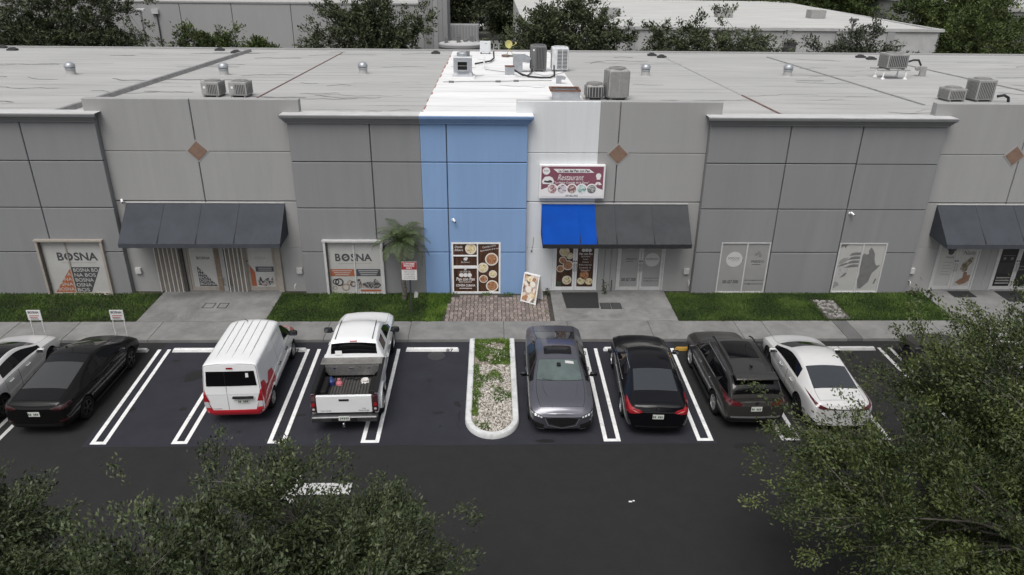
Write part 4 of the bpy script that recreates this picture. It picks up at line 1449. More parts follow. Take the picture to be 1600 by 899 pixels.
# satellite dish on a ballast mount
t = thing('satellite_dish', 'small yellowish satellite dish on a weighted tripod at the rear roof edge', 'satellite dish', (1.1, 23.0, rz(23)))
m_dish = M('dish_yellow', (.45, .42, .16), .6, var=.1)
MB().lathe([(0, 0), (.14, -.02), (.25, -.07), (.25, -.085), (.14, -.035), (0, -.015)], 20, (0, 0, 0), 'y').build('dish', m_dish, t, smooth=True)
dsh = t.children[-1]
dsh.location = (-.05, 0, .78)
dsh.rotation_euler = (R(-12), 0, R(18))
MB().tube([(.0, .06, .7), (.25, -.18, .72), (.42, -.3, .86)], .02, 6).build('arm', m_dish, t)
MB().lathe([(.05, 0), (.05, .12)], 10, (.42, -.3, .84)).build('receiver', m_dish, t)
for a in (0, 2.1, 4.2):
    MB().tube([(0, .05, .6), (.3 * math.cos(a), .3 * math.sin(a), .05)], .018, 6).build('tripod_leg', m_dish, t)
for k in range(5):
    MB().cbox((random.uniform(-.35, .35), random.uniform(-.3, .2), .06), (.38, .18, .12), Matrix.Rotation(random.uniform(-.6, .6), 3, 'Z')).build('ballast_block', [m_conc, m_rust, m_ac_d][k % 3], t)

# roof hatch
t = thing('roof_hatch', 'square galvanised roof curb with rusty red rim on the white roof', 'roof hatch', (3.13, 5.6, rz(5.6)))
MB().add([(-.5, -.4, 0), (.62, -.4, 0), (.62, .5, 0), (-.5, .5, 0), (-.58, -.4, .4), (.62, -.4, .42), (.62, .5, .42), (-.58, .5, .4)], [(0, 1, 5, 4), (1, 2, 6, 5), (2, 3, 7, 6), (3, 0, 4, 7), (0, 3, 2, 1)]).build('curb', m_galv, t)
mb = MB()
mb.box(-.66, .64, -.44, -.37, .40, .46).box(-.66, .64, .46, .53, .40, .46).box(-.66, -.55, -.37, .46, .40, .46).box(.56, .64, -.37, .46, .40, .46)
mb.build('rim', MATS['rust_red'], t)
MB().box(-.56, .57, -.38, .47, .3, .31).build('cover', m_ac, t)

# pipes, hoses and conduits on the white roof
def line(name, label, cat, pts, r, mat, group='pipes and hoses on the white roof'):
    x0, y0 = pts[0][0], pts[0][1]
    z0 = rz(y0)
    o = MB().tube([(p[0] - x0, p[1] - y0, rz(p[1]) + p[2] - z0) for p in pts], r, 7).build(name, mat, None, smooth=True)
    o.location = (x0, y0, z0)
    return tag(o, label, cat, group)


line('refrigerant_hose', 'thick black hose looping from the box duct to the white condenser', 'hose', [(1.2, 13.4, .3), (1.4, 13.0, .2), (1.9, 12.7, .06), (2.5, 12.4, .05), (3.0, 12.4, .06), (3.25, 12.8, .1), (3.35, 14.2, .14), (3.4, 15.1, .35)], .045, m_hose)
line('refrigerant_hose', 'thinner black hose crossing towards the dark condenser', 'hose', [(1.25, 13.3, .25), (1.6, 12.9, .08), (1.9, 13.2, .06), (2.1, 14.2, .08), (2.2, 15.0, .12), (2.25, 15.15, .3)], .032, m_hose)
line('refrigerant_hose', 'black hose from the pale split unit to the exhaust fan', 'hose', [(.1, 21.2, .5), (.12, 21.0, .12), (-.1, 19.5, .1), (-.5, 18.6, .12), (-1.0, 18.2, .08)], .05, m_hose)
line('pvc_pipe', 'white pvc pipe post on the white roof behind the exhaust fan', 'pipe', [(-.45, 16.2, 0), (-.45, 16.2, .5), (-.45, 17.4, .52), (-.45, 17.5, .1)], .04, m_pvc)
line('conduit_run', 'long thin grey conduit across the white roof in front of the fan', 'pipe', [(-2.4, 10.5, .05), (-1.0, 10.75, .05), (.6, 10.9, .05), (1.5, 11.2, .05), (3.0, 11.3, .05)], .018, m_wire)
line('conduit_run', 'pair of thin conduits between the fan and the box duct', 'pipe', [(-.4, 15.8, .05), (.1, 15.2, .05), (.8, 14.6, .05)], .016, m_wire)
line('roof_cable', 'thin cable loop hanging below the condensers on the white roof', 'cable', [(2.2, 14.8, .3), (2.3, 13.8, .08), (2.7, 13.2, .05), (3.3, 13.6, .05), (3.9, 14.6, .05), (3.7, 15.1, .3)], .014, m_wire)
line('refrigerant_hose', 'black hose from the raised condenser to its gooseneck', 'hose', [(22.0, 13.2, .9), (22.5, 13.6, .95), (23.0, 14.0, .9), (23.4, 14.4, .6)], .05, m_hose, 'hoses on the right roof')
line('refrigerant_hose', 'black hose curling beside the right tall condenser', 'hose', [(22.1, 5.6, .25), (22.4, 5.6, .3), (22.6, 5.6, .2), (22.65, 5.6, .0)], .06, m_hose, 'hoses on the right roof')
for k, (x, y) in enumerate(((-2.0, 10.6), (.3, 10.85), (1.2, 11.1))):
    tag(MB().box(-.13, .13, -.06, .06, 0, .09).build('pipe_block', m_ac_d, None, bevel=.01, loc=(x, y, rz(y))), ('left', 'middle', 'right')[k] + ' pipe support block under the conduit on the white roof', 'block', 'pipe support blocks')

# domed roof vents
vent0 = None
for k, (x, y, lb) in enumerate(((-21.45, 12.6, 'leftmost silver domed roof vent'), (-13.83, 12.9, 'silver domed roof vent above the left pair of condensers'), (-6.83, 13.8, 'silver domed roof vent left of the white roof'),
                                (8.23, 13.9, 'silver domed roof vent right of the tall middle condenser'), (16.09, 14.3, 'silver domed roof vent in the middle of the right roof'))):
    if vent0 is None:
        vent0 = thing('roof_vent', lb, 'vent', (x, y, rz(y)), 0, 'domed roof vents')
        vent0.scale = (.78, .78, .82)
        MB().lathe([(.34, 0), (.3, .03), (.28, .3), (.28, .32)], 20).build('flashing', m_roof, vent0, smooth=True)
        MB().lathe([(.29, .30), (.31, .31), (.31, .42), (.29, .43)], 20).build('collar', m_galv, vent0, smooth=True)
        MB().lathe([(.24, .42), (.24, .5)], 20).build('throat', m_hole, vent0)
        MB().lathe([(.33, .46), (.34, .49), (.31, .6), (.24, .7), (.13, .75), (0, .765)], 20).build('dome', m_galv, vent0, smooth=True)
    else:
        copy_tree(vent0, (x, y, rz(y)), .3 * k, lb)
# small dark drains and pipe boots along the rear edge
for k, (x, y, lb) in enumerate(((-33.0, 26.0, 'dark roof drain box at the far left rear corner'), (-31.4, 24.5, 'second dark drain box from the left rear corner'), (-18.3, 25.5, 'dark drain box behind the long grey ridge'), (-16.75, 24.0, 'dark drain box at the end of the long grey ridge'),
                                (-3.75, 24.6, 'dark drain box just left of the white roof'), (10.7, 24.4, 'dark drain box at the rear of the right roof'), (11.1, 23.2, 'dark drain box at the end of the right roof seam'), (24.8, 24.3, 'dark drain box left of the raised condenser'), (24.95, 23.1, 'nearer drain box left of the raised condenser'))):
    t = MB().box(-.28, .28, -.2, .2, 0, .12).prism([(-.2, .12), (.2, .12), (.1, .2), (-.1, .2)], -.18, .18, 'y').build('roof_drain', m_fin, None, loc=(x, y, rz(y)))
    tag(t, lb, 'drain', 'small drain boxes on the roof')

# ================================================================== SIGNS ON THE GROUND
m_post = M('galvanised_post', (.45, .45, .45), .5, metal=.4, var=.1)
m_board = M('sign_board_white', (.62, .62, .62), .5, var=.05)
for x, lb in ((-15.45, 'left white two-legged parking sign behind the white car at the left edge'), (-12.7, 'white two-legged parking sign in front of the black fastback sedan')):
    t = thing('parking_sign', lb, 'sign', (x, -4.0, .0), 0, 'two-legged white parking signs')
    for sx in (-.19, .19):
        MB().tube([(sx, 0, 0), (sx, 0, 1.0)], .02, 8).build('leg', m_board, t)
    MB().box(-.23, .23, -.03, -.005, .98, 1.36).build('panel', m_board, t, bevel=.006)
    text('BOSNA', .36, .09, (0, -.034, 1.28), m_ink_g, t, bold=.03)
    for k in range(2):
        rect('print_text_line', -.16, .16 - .06 * k, 1.14 - .07 * k, 1.17 - .07 * k, -.032, M('sign_red_line', (.35, .12, .12), .6), t)
    text('PARKING', .26, .05, (.0, -.034, 1.03), m_ink_g, t)

t = thing('tow_away_sign', 'red and white customer parking sign on a dark post before the palm', 'sign', (-3.02, -1.75, .1))
MB().box(-.03, .03, -.02, .02, 0, 1.55).build('post', M('post_dark', (.05, .05, .05), .7, metal=.3), t)
MB().box(-.29, .27, -.05, -.03, 1.38, 2.1).build('panel', m_board, t, bevel=.008)
MB().box(-.285, .265, -.056, -.05, 1.80, 2.095).build('red_band', M('sign_red', (.30, .03, .035), .5), t)
for s, z, wd in (('CUSTOMER', 2.03, .42), ('PARKING', 1.95, .38), ('ONLY', 1.86, .22)):
    text(s, wd, .06, (-.01, -.058, z), m_ink_w, t, bold=.03)
for k, s in enumerate(('UNAUTHORIZED', 'VEHICLES WILL BE', 'TOWED AWAY', "AT OWNER'S", 'EXPENSE')):
    text(s, .42 - .04 * (k % 2), .04, (-.01, -.052, 1.74 - .07 * k), m_ink_g, t)
tag(MB().prism([(-.08, .0), (.06, .02), (.09, .2), (0, .28), (-.06, .2)], -.01, .01, 'y').build('plastic_scrap', m_trim, None, loc=(-2.86, -1.5, .62)), 'pale plastic scrap stuck on the dark sign post', 'scrap')

# A-frame menu board
t = thing('menu_board', 'white framed sandwich board with food pictures standing on the brick pavers', 'sign', (1.55, -.70, .12), R(-33))
for s, ang in ((1, -1), (-1, 1)):
    tilt = Matrix.Rotation(s * R(14), 4, 'X')
    b = MB()
    b.box(-.30, .30, -.012, .012, .06, 1.12)
    o = b.build('board', m_menu if s == 1 else m_trim_w, t)
    o.location = (0, -.30 * s, 0)
    o.rotation_euler = (-s * R(14), 0, 0)
    f = MB()
    f.box(-.34, -.30, -.02, .02, 0, 1.16).box(.30, .34, -.02, .02, 0, 1.16).box(-.30, .30, -.02, .02, .02, .06).box(-.30, .30, -.02, .02, 1.12, 1.16)
    fo = f.build('frame', m_trim_w, o)
    if s == 1:
        for cx, cz, r, mt in ((-.08, .95, .1, m_food2), (.1, .78, .11, m_plate), (-.06, .55, .13, m_plate), (.12, .32, .1, m_food2), (-.12, .24, .08, m_food1), (.14, .98, .07, m_food1)):
            disc('plate_print', cx, cz, r, -.013, mt, o)
MB().tube([(-.3, -.18, .5), (-.3, .18, .5)], .01, 5).build('spreader', m_soffit, t)

# ================================================================== BACKGROUND BUILDINGS
m_wh = M('warehouse_wall', (.33, .33, .335), .9, var=.06, scale=.4, stain=.12, sscale=.2, stretch=(1, 1, .3))
m_whd = M('warehouse_return', (.27, .27, .275), .9, var=.06, scale=.5)
m_wh2 = M('warehouse_wall_pale', (.44, .44, .44), .9, var=.14, scale=.8, stain=.3, sscale=.5)
w = thing('warehouse', 'grey tilt-up warehouse behind the building on the left', 'building', (-25, 46, 0))
xs = [-55, -48, -41, -36.2, -33.9, -28.6, -23.9, -18.5, -13.5, -8.9, -6.4]
for i in range(len(xs) - 1):
    MB().box(xs[i] + 25 + .03, xs[i + 1] + 25 - .03, 0, .3, 0, 7.95).build('wall_panel', m_wh, w)
MB().box(-30.5, 18.5, .2, 60, 0, 7.55).build('roof', m_roof, w)
MB().box(-30.5, 18.6, -.06, .5, 7.95, 8.08).build('coping', m_whd, w)
for k in range(6):
    MB().box(18.61 + k * .42, 18.61 + k * .42 + .40, -4.5 + .004 * (k % 2), .3, 0, 9.6).build('corner_panel', m_whd if k % 3 else m_wh, w)
for x in (-2.0, 4.2):
    MB().box(x, x + 3, 20, 23, 7.55, 8.6).build('roof_unit', m_ac, w)
MB().box(-6.1, -5.5, -.25, 0, 7.0, 7.4).build('wall_light', m_trim, w)
MB().tube([(-5.7, -.1, 0), (-5.7, -.1, 7.0)], .06, 6).build('downpipe', m_fin, w)

w = thing('warehouse', 'low white-roofed warehouse behind the building on the right', 'building', (22, 44, 0))
for i in range(8):
    a = -18.8 + i * 4.8
    MB().box(a + .35, a + 4.45, 0, .3, 0, 6.2).build('wall_panel', m_wh2, w)
    MB().box(a - .35, a + .35, -.12, .3, 0, 6.2).build('pilaster', m_wh, w)
MB().box(-19.1, 19.7, -.15, .35, 6.2, 6.45).build('coping', m_wh2, w)
MB().box(19.2, 19.6, .35, 40, 0, 6.44).build('side_wall', m_wh2, w)
MB().add([(-19, .35, 6.3), (19.25, .35, 6.3), (19.25, 40, 6.55), (-19, 40, 6.55), (-19, .35, 0), (19.25, .35, 0), (19.25, 40, 0), (-19, 40, 0)], [(0, 1, 2, 3), (0, 4, 5, 1), (1, 5, 6, 2), (2, 6, 7, 3), (3, 7, 4, 0)]).build('roof', roof_mat('roof_membrane_far', (.50, .50, .49), (.08, .08, .08), 1.0), w)
d = MB().box(4.9, 6.1, -.13, -.02, 2.8, 5.2).build('window', m_fin, w)
for k in range(5):
    MB().box(4.9, 6.1, -.16, -.13, 2.95 + k * .45, 3.0 + k * .45).build('louvre', m_ac_d, d)
for x in (-10, 2, 12):
    MB().box(x, x + 1.6, 12, 13.4, 6.4, 7.2).build('roof_unit', m_ac, w)

m_far = M('far_warehouse_wall', (.36, .37, .36), .9, var=.1, scale=.3)
for cx, cy, sx, sy, h, lb in ((30, 118, 60, 24, 7.5, 'far pale warehouse beyond the low white roof'), (75, 75, 40, 30, 7.0, 'far white building at the upper right corner'), (-60, 150, 90, 30, 8.0, 'far pale warehouse roof at the upper left')):
    w = thing('far_warehouse', lb, 'building', (cx, cy, 0))
    MB().box(-sx / 2, sx / 2, -sy / 2, sy / 2, 0, h).build('wall', m_far, w)
    MB().box(-sx / 2 - .2, sx / 2 + .2, -sy / 2 - .2, sy / 2 + .2, h, h + .3).build('roof', m_roof, w)
    for k in range(6):
        xx = -sx / 2 + sx * (k + .5) / 6
        MB().box(xx - 1.5, xx + 1.5, -sy / 2 - .05, -sy / 2, .2, 3.8).build('dock_door', m_ac, w)

# yard in the gap: round tank, wall, posts, parked car
t = thing('water_tank', 'round concrete tank with cluttered top behind the white roof', 'tank', (-2.5, 35.5, 0))
MB().lathe([(1.75, 0), (1.75, 5.55), (1.82, 5.56), (1.82, 5.75), (1.7, 5.8)], 30).build('shell', m_whd, t, smooth=True)
MB().lathe([(1.7, 5.8), (.6, 5.95), (0, 5.98)], 30).build('lid', m_wh2, t)
for k in range(8):
    a, r = k * .9, random.uniform(.3, 1.4)
    MB().box(r * math.cos(a) - .15, r * math.cos(a) + .15, r * math.sin(a) - .15, r * math.sin(a) + .15, 5.8, 6.1 + .15 * (k % 3)).build('fitting', m_ac_d, t)
t = thing('ladder', 'pale leaning ladder beside the round tank', 'ladder', (.0, 33.5, 0))
for s in (-.2, .2):
    MB().tube([(s, 0, 0), (s + .35, 0, 6.0)], .04, 6).build('rail', m_trim, t)
for k in range(15):
    z = .4 + k * .38
    MB().tube([(-.2 + .35 * z / 6, 0, z), (.2 + .35 * z / 6, 0, z)], .025, 5).build('rung', m_trim, t)
t = thing('yard_wall', 'grey block yard wall with posts in the gap between the warehouses', 'wall', (0, 62, 0))
for k in range(4):
    MB().box(-5 + k * 2.6, -5 + k * 2.6 + 2.5, 0, .25, 0, 3.2).build('wall_panel', m_whd, t)
    MB().box(-5 + k * 2.6 - .1, -5 + k * 2.6 + .02, -.08, .33, 0, 3.4).build('post', m_fin, t)
t = thing('storage_container', 'grey storage container in the yard gap', 'container', (-5.0, 78, 0))
MB().box(-3.2, 3.2, -1.2, 1.2, 0, 3.6).build('body', m_whd, t)
for k in range(16):
    MB().box(-3.1 + k * .4, -2.95 + k * .4, -1.26, -1.2, .1, 3.5).build('rib', m_wh, t)
for x, y, h, lb in ((30.3, 38, 7.6, 'thin grey lamp post before the right warehouse'), (-2.2, 96, 7.0, 'lamp post standing in the yard gap'), (-29.5, 40, 7.7, 'lamp post before the left warehouse')):
    t = thing('lamp_post', lb, 'lamp post', (x, y, 0), 0, 'lamp posts behind the building')
    MB().tube([(0, 0, 0), (0, 0, h)], [.11, .08], 8).build('pole', m_ac, t)
    MB().box(-.35, .35, -.16, .16, h, h + .14).build('lamp_head', m_ac_d if x > 0 else m_trim_w, t, bevel=.02)
# ================================================================== TREES
m_bark = M('bark', (.11, .10, .088), .95, var=.35, scale=6, bump=.5, bscale=20)
m_leaf_oak = M('oak_leaf', (.016, .026, .010), .5, attr='tint', col2=(.088, .11, .045), spec=.35)
m_leaf_grey = M('oak_leaf_grey', (.020, .026, .016), .55, attr='tint', col2=(.085, .10, .06), spec=.4)
m_leaf_yel = M('oak_leaf_new', (.016, .028, .009), .5, attr='tint', col2=(.11, .135, .04), spec=.35)
m_leaf_far = M('far_leaf', (.028, .038, .02), .7, attr='tint', col2=(.12, .14, .07), spec=.3)
m_leaf_far2 = M('far_leaf_green', (.025, .04, .012), .7, attr='tint', col2=(.12, .16, .045), spec=.3)


def vnoise(P, f, s):
    return np.array([noise.noise((p[0] * f + s, p[1] * f, p[2] * f)) for p in P])


def tree(name, label, base, crown, rad, ntips, per, leaf, mat, seed, group, trunk_r=.16, spread=.22, spikes=0.12, bark=None, sink=.35, clump=.55, twig=True, cat='tree', keep=None, hollow=.35, clumps=0, csig=.13):
    """tapered trunk, limbs and twigs carrying clusters of leaf-sized faces"""
    rng = np.random.default_rng(seed)
    t = thing(name, label, cat, base, 0, group)
    c = np.array(crown, float) - np.array(base, float)
    rad = np.array(rad, float)
    # twig tips inside a lumpy ellipsoid, denser near its skin
    d = rng.normal(0, 1, (ntips, 3))
    d /= np.linalg.norm(d, axis=1, keepdims=True)
    lump = 1 + clump * vnoise(d, 1.6, seed * 3.7) + .35 * clump * vnoise(d, 4.2, seed * 1.3)
    r = np.power(rng.uniform(hollow ** 3, 1, ntips), 1 / 2.2) * lump
    if clumps:
        # leaf masses: tips gather round clump centres near the crown's skin
        m = clumps
        dc = d[:m]
        rc = np.power(rng.uniform(hollow ** 3, 1, m), 1 / 2.6) * lump[:m]
        cen = dc * rc[:, None]
        pick = rng.integers(0, m, ntips)
        sig = csig * rng.uniform(.6, 1.3, m)[pick]
        pos = cen[pick] + rng.normal(0, 1, (ntips, 3)) * sig[:, None] * np.array([1, 1, .75])
        r = np.linalg.norm(pos, axis=1)
        d = pos / np.maximum(r, 1e-6)[:, None]
    out = rng.random(ntips) < spikes
    r[out] *= rng.uniform(1.05, 1.28, out.sum())
    tips = c + d * rad * r[:, None]
    tips[:, 2] = np.maximum(tips[:, 2], c[2] - rad[2] * .8)
    if keep is not None:
        tips = tips[np.array([keep(p) for p in tips + np.array(base)])]
    ntips = len(tips)
    # limbs
    nl = 9 if ntips > 200 else 6
    dl = rng.normal(0, 1, (nl, 3))
    dl[:, 2] = np.abs(dl[:, 2]) * .8
    dl /= np.linalg.norm(dl, axis=1, keepdims=True)
    limb_end = c + dl * rad * .55
    tb = MB()
    fork = np.array([c[0] * .5, c[1] * .5, max(.6, c[2] - rad[2] * .75)])
    tb.tube([(0, 0, -.05), (fork[0] * .2 + .05, fork[1] * .2, fork[2] * .5), tuple(fork)], [trunk_r * 1.25, trunk_r, trunk_r * .85], 10)
    tb.build('trunk', bark or m_bark, t, smooth=True)
    lb = MB()
    nodes, nrad = [], []
    for e in limb_end:
        mid = (fork + e) / 2 + rng.normal(0, .12, 3) * rad
        pts = []
        for u in np.linspace(0, 1, 6):
            pts.append((1 - u) ** 2 * fork + 2 * u * (1 - u) * mid + u * u * e)
        rr = [trunk_r * (.55 - .42 * u) for u in np.linspace(0, 1, 6)]
        lb.tube([tuple(p) for p in pts], rr, 6, cap=False)
        nodes += pts[2:]
        nrad += rr[2:]
    nodes = np.array(nodes)
    # secondary branches: a subset of tips pulled inwards, each hung on its nearest limb node
    ns = max(12, ntips // 14)
    sec = tips[rng.choice(ntips, min(ns, ntips), replace=False)]
    sec = c + (sec - c) * .72
    allnodes = list(nodes)
    for e in sec:
        rt = nodes[int(np.argmin(np.linalg.norm(nodes - e, axis=1)))]
        ln = np.linalg.norm(e - rt)
        md = (rt + e) / 2 + rng.normal(0, .12, 3) * ln
        lb.tube([tuple(rt), tuple(md), tuple(e)], [trunk_r * .14, trunk_r * .1, trunk_r * .05], 5, cap=False)
        allnodes += [md, e]
    nodes = np.array(allnodes)
    lb.build('limbs', bark or m_bark, t, smooth=True)
    tw = MB()
    LP, LD, cnt = [], [], []
    for k in range(ntips):
        tip = tips[k]
        dist = np.linalg.norm(nodes - tip, axis=1)
        root = nodes[int(np.argmin(dist))]
        ax = tip - root
        ln = np.linalg.norm(ax)
        ax = ax / max(ln, 1e-6)
        mid = (root + tip) / 2 + rng.normal(0, .08, 3) * ln
        if twig and (k % 4 == 0 or ntips < 300):
            tw.tube([tuple(root), tuple(mid), tuple(tip)], [.010 * trunk_r / .16, .007 * trunk_r / .16, .003], 4, cap=False)
        n = max(3, int(per * rng.uniform(.6, 1.4)))
        u = rng.beta(2.2, 1.0, n)
        pos = tip - ax * ((1 - u) * min(ln, spread * 3.2))[:, None]
        pos = pos + rng.normal(0, spread * .5, (n, 3)) * np.array([1, 1, .8])
        LP.append(pos)
        cnt.append(n)
        dd = ax + rng.normal(0, .75, (n, 3)) + np.array([0, 0, .25])
        LD.append(dd)
    if tw.v:
        tag(tw.build('twigs', bark or m_bark, t), kind='stuff')
    LP, LD = np.concatenate(LP), np.concatenate(LD)
    n = len(LP)
    Nn = rng.normal(0, .6, (n, 3)) + np.array([0, 0, 1.0])
    L = leaf * rng.uniform(.7, 1.3, n)
    V, T = leaves(LP, LD, Nn, L, L * rng.uniform(.38, .52, n), .18)
    young = np.where(rng.random(ntips) < .09, rng.uniform(.25, .6, ntips), rng.uniform(-.08, .08, ntips))
    tint = np.clip(rng.beta(1.7, 3.4, n) + .22 * vnoise(LP, .9, seed) + np.repeat(young, cnt), 0, 1)
    me = tri_mesh('crown', V, T, np.repeat(tint, 4))
    tag(link_mesh('crown', me, mat, t))
    return t


FG = 'oak trees between the camera and the parking lane'
tree('oak_tree', 'big loose oak overhanging the parked cars at the lower right', (11.0, -17.6, 0), (10.95, -17.3, 4.25), (5.2, 4.7, 2.55), 5000, 80, .07, m_leaf_yel, 5, FG, trunk_r=.17, spread=.17, spikes=.06, clump=.4, hollow=.45, clumps=330, csig=.10)
tree('oak_tree', 'dense dark oak in the lower left with a pointed top', (-3.2, -20.2, 0), (-2.6, -19.9, 4.4), (3.0, 2.4, 1.95), 3000, 92, .062, m_leaf_oak, 8, FG, trunk_r=.15, spread=.13, spikes=.05, clump=.5, hollow=.45, clumps=170, csig=.12)
tree('oak_tree', 'dark oak filling the lower left corner of the picture', (-7.3, -19.6, 0), (-7.25, -19.5, 4.62), (2.1, 2.0, 1.95), 1700, 92, .062, m_leaf_oak, 13, FG, trunk_r=.14, spread=.13, spikes=.06, clump=.45, hollow=.45, clumps=120, csig=.12)

BG = 'trees behind the building'
for i, (lb, x, y, z, rx, ry, rzz, nt, per, mt) in enumerate((
        ('broad dark oak behind the far left of the roof', -35.6, 37.5, 5.9, 6.2, 3.6, 4.2, 640, 28, m_leaf_far),
        ('round dark oak behind the roof left of the white roof', -9.7, 36.5, 5.6, 4.5, 3.2, 4.0, 560, 28, m_leaf_far),
        ('small pale shrubby tree peeping over the roof edge on the left', -22.4, 35.0, 5.3, 2.6, 1.8, 1.9, 130, 16, m_leaf_far2),
        ('tiny green treetop next to the small shrubby tree', -18.1, 35.0, 5.0, 1.6, 1.2, 1.4, 80, 18, m_leaf_far2),
        ('dark oak behind the roof right of the white roof', 5.7, 36.5, 5.6, 5.0, 3.0, 3.5, 540, 28, m_leaf_far),
        ('wide dark oak in front of the white-roofed warehouse', 17.9, 36.5, 4.9, 5.8, 3.0, 2.9, 420, 24, m_leaf_far),
        ('pale sparse oak in front of the right end of the warehouse', 30.3, 36.5, 4.7, 3.6, 2.4, 2.8, 230, 18, m_leaf_grey),
        ('bushy green tree at the upper right corner', 46.0, 46.0, 4.2, 5.5, 4.0, 4.0, 420, 26, m_leaf_far2),
        ('taller green tree behind the upper right corner', 54.0, 62.0, 5.0, 8.0, 5.0, 4.6, 420, 30, m_leaf_far2),
        ('green tree behind the right end of the white warehouse', 47.0, 84.0, 5.6, 9.5, 5.0, 5.0, 420, 32, m_leaf_far2),
        ('green tree standing behind the white warehouse roof', 38.0, 92.0, 5.0, 7.0, 5.0, 4.6, 320, 32, m_leaf_far2),
        ('dark tree in the gap beyond the yard wall', -6.0, 98.0, 6.4, 6.5, 4.0, 6.2, 460, 34, m_leaf_far),
        ('second dark tree in the gap beyond the yard wall', 3.6, 90.0, 6.0, 5.0, 4.0, 5.8, 460, 34, m_leaf_far),
        ('low green shrub beside the round tank', 3.4, 40.5, 3.2, 2.0, 2.0, 2.4, 120, 22, m_leaf_far))):
    sc = .25 if y < 50 else .42
    tree('background_tree', lb, (x, y, 0), (x, y, z), (rx, ry, rzz), int(nt * 1.6), int(per * 1.9), sc, mt, 40 + i, BG, trunk_r=.22, spread=.32 if y < 50 else .7, spikes=.12, clump=.45, twig=y < 50, hollow=.25, clumps=max(18, nt // 6), csig=.2)
for k in range(9):
    x = -70 + k * 26 + 5 * math.sin(k * 2)
    y = 165 + 22 * math.cos(k * 3.1)
    tree('background_tree', ('leftmost', 'second from left', 'third from left', 'fourth from left', 'middle', 'fourth from right', 'third from right', 'second from right', 'rightmost')[k] + ' tree of the far row along the top edge', (x, y, 0), (x, y, 5.5), (10, 6, 5.2), 200, 26, .75, m_leaf_far2 if k > 3 else m_leaf_far, 70 + k, 'far row of trees', trunk_r=.3, spread=1.1, twig=False, hollow=.2)

# ------------------------------------------------------------------ palm at the wall
def palm(base, h):
    rng = np.random.default_rng(4)
    t = thing('palm_tree', 'small feathery date palm against the grey wall beside the blue bay', 'palm', base)
    tk = MB()
    for k in range(14):
        z0 = h * k / 14
        tk.lathe([(.085, z0), (.10, z0 + h / 14 * .8), (.08, z0 + h / 14)], 10, (.02 * math.sin(k), 0, 0), cap=False)
    tk.build('trunk', m_bark, t, smooth=True)
    m_fr = M('palm_leaf', (.04, .062, .024), .5, attr='tint', col2=(.13, .175, .07), spec=.4)
    for k in range(27):
        az = k * 2.399 + rng.normal(0, .15)
        el = R(82) - R(95) * (k / 26) ** 1.1
        ln = rng.uniform(1.15, 1.4)
        pts, dirs = [], []
        p = np.array([0, 0, h])
        e = el
        nseg = 12
        for i in range(nseg + 1):
            d = np.array([math.cos(az) * math.cos(e), math.sin(az) * math.cos(e), math.sin(e)])
            pts.append(p.copy())
            dirs.append(d)
            p = p + d * ln / nseg
            e -= R(9.0) * (.5 + i / nseg)
        fr = MB().tube([tuple(q) for q in pts], [.014 - .011 * i / nseg for i in range(nseg + 1)], 4)
        LP, LD, LN, LL = [], [], [], []
        for i in range(2, nseg + 1):
            for q in range(3):
                u = q / 3
                pp = pts[i - 1] * (1 - u) + pts[i] * u
                dd = dirs[i]
                side = np.cross(dd, np.array([0, 0, 1.0]))
                side /= max(np.linalg.norm(side), 1e-5)
                upv = np.cross(side, dd)
                for s in (-1, 1):
                    LP.append(pp)
                    LD.append(dd * .55 + s * side * .8 + upv * .12 + np.array([0, 0, -.18]) + rng.normal(0, .08, 3))
                    LN.append(upv)
                    LL.append(.30 * math.sin(math.pi * min(1, .12 + .95 * i / (nseg + 1))) + .05)
        V, T = leaves(np.array(LP), np.array(LD), np.array(LN), np.array(LL), np.full(len(LL), .022), .3)
        nb = len(fr.v)
        Va = np.concatenate([np.array(fr.v), V])
        tri = []
        for f in fr.f:
            for j in range(1, len(f) - 1):
                tri.append((f[0], f[j], f[j + 1]))
        Ta = np.concatenate([np.array(tri), T + nb])
        tint = np.concatenate([np.full(nb, .8), np.repeat(np.clip(rng.beta(2, 3, len(LL)) + .15 * (k % 3 - 1), 0, 1), 4)])
        link_mesh('frond', tri_mesh('frond', Va, Ta, tint), m_fr, t)
    return t


palm((-3.42, -.55, .08), 2.4)

# weeds by the doors
for x, y, h, n, lb in ((4.5, -.12, .55, 60, 'tall weed growing between the two pairs of doors'), (2.12, -.2, .35, 50, 'scrubby weed behind the sandwich board'), (16.9, -.3, .4, 90, 'leafy weed at the right corner of the lawn')):
    rng = np.random.default_rng(int(x * 10))
    t = thing('weed', lb, 'plant', (x, y, .12), 0, 'weeds along the wall')
    st = MB()
    LP, LD = [], []
    for k in range(5):
        a = rng.uniform(0, 6.28)
        tip = np.array([.16 * math.cos(a), .12 * math.sin(a), h * rng.uniform(.6, 1)])
        st.tube([(0, 0, 0), tuple(tip * .5 + rng.normal(0, .02, 3)), tuple(tip)], .006, 4)
        for q in range(n // 5):
            u = rng.uniform(.1, 1)
            LP.append(tip * u + rng.normal(0, .03, 3))
            LD.append(rng.normal(0, 1, 3) + np.array([0, 0, .4]))
    st.build('stem', m_bark, t)
    LP, LD = np.array(LP), np.array(LD)
    V, T = leaves(LP, LD, rng.normal(0, 1, LP.shape), rng.uniform(.06, .12, len(LP)), np.full(len(LP), .035))
    link_mesh('foliage', tri_mesh('foliage', V, T, np.repeat(rng.uniform(0, .7, len(LP)), 4)), m_leaf_oak, t)
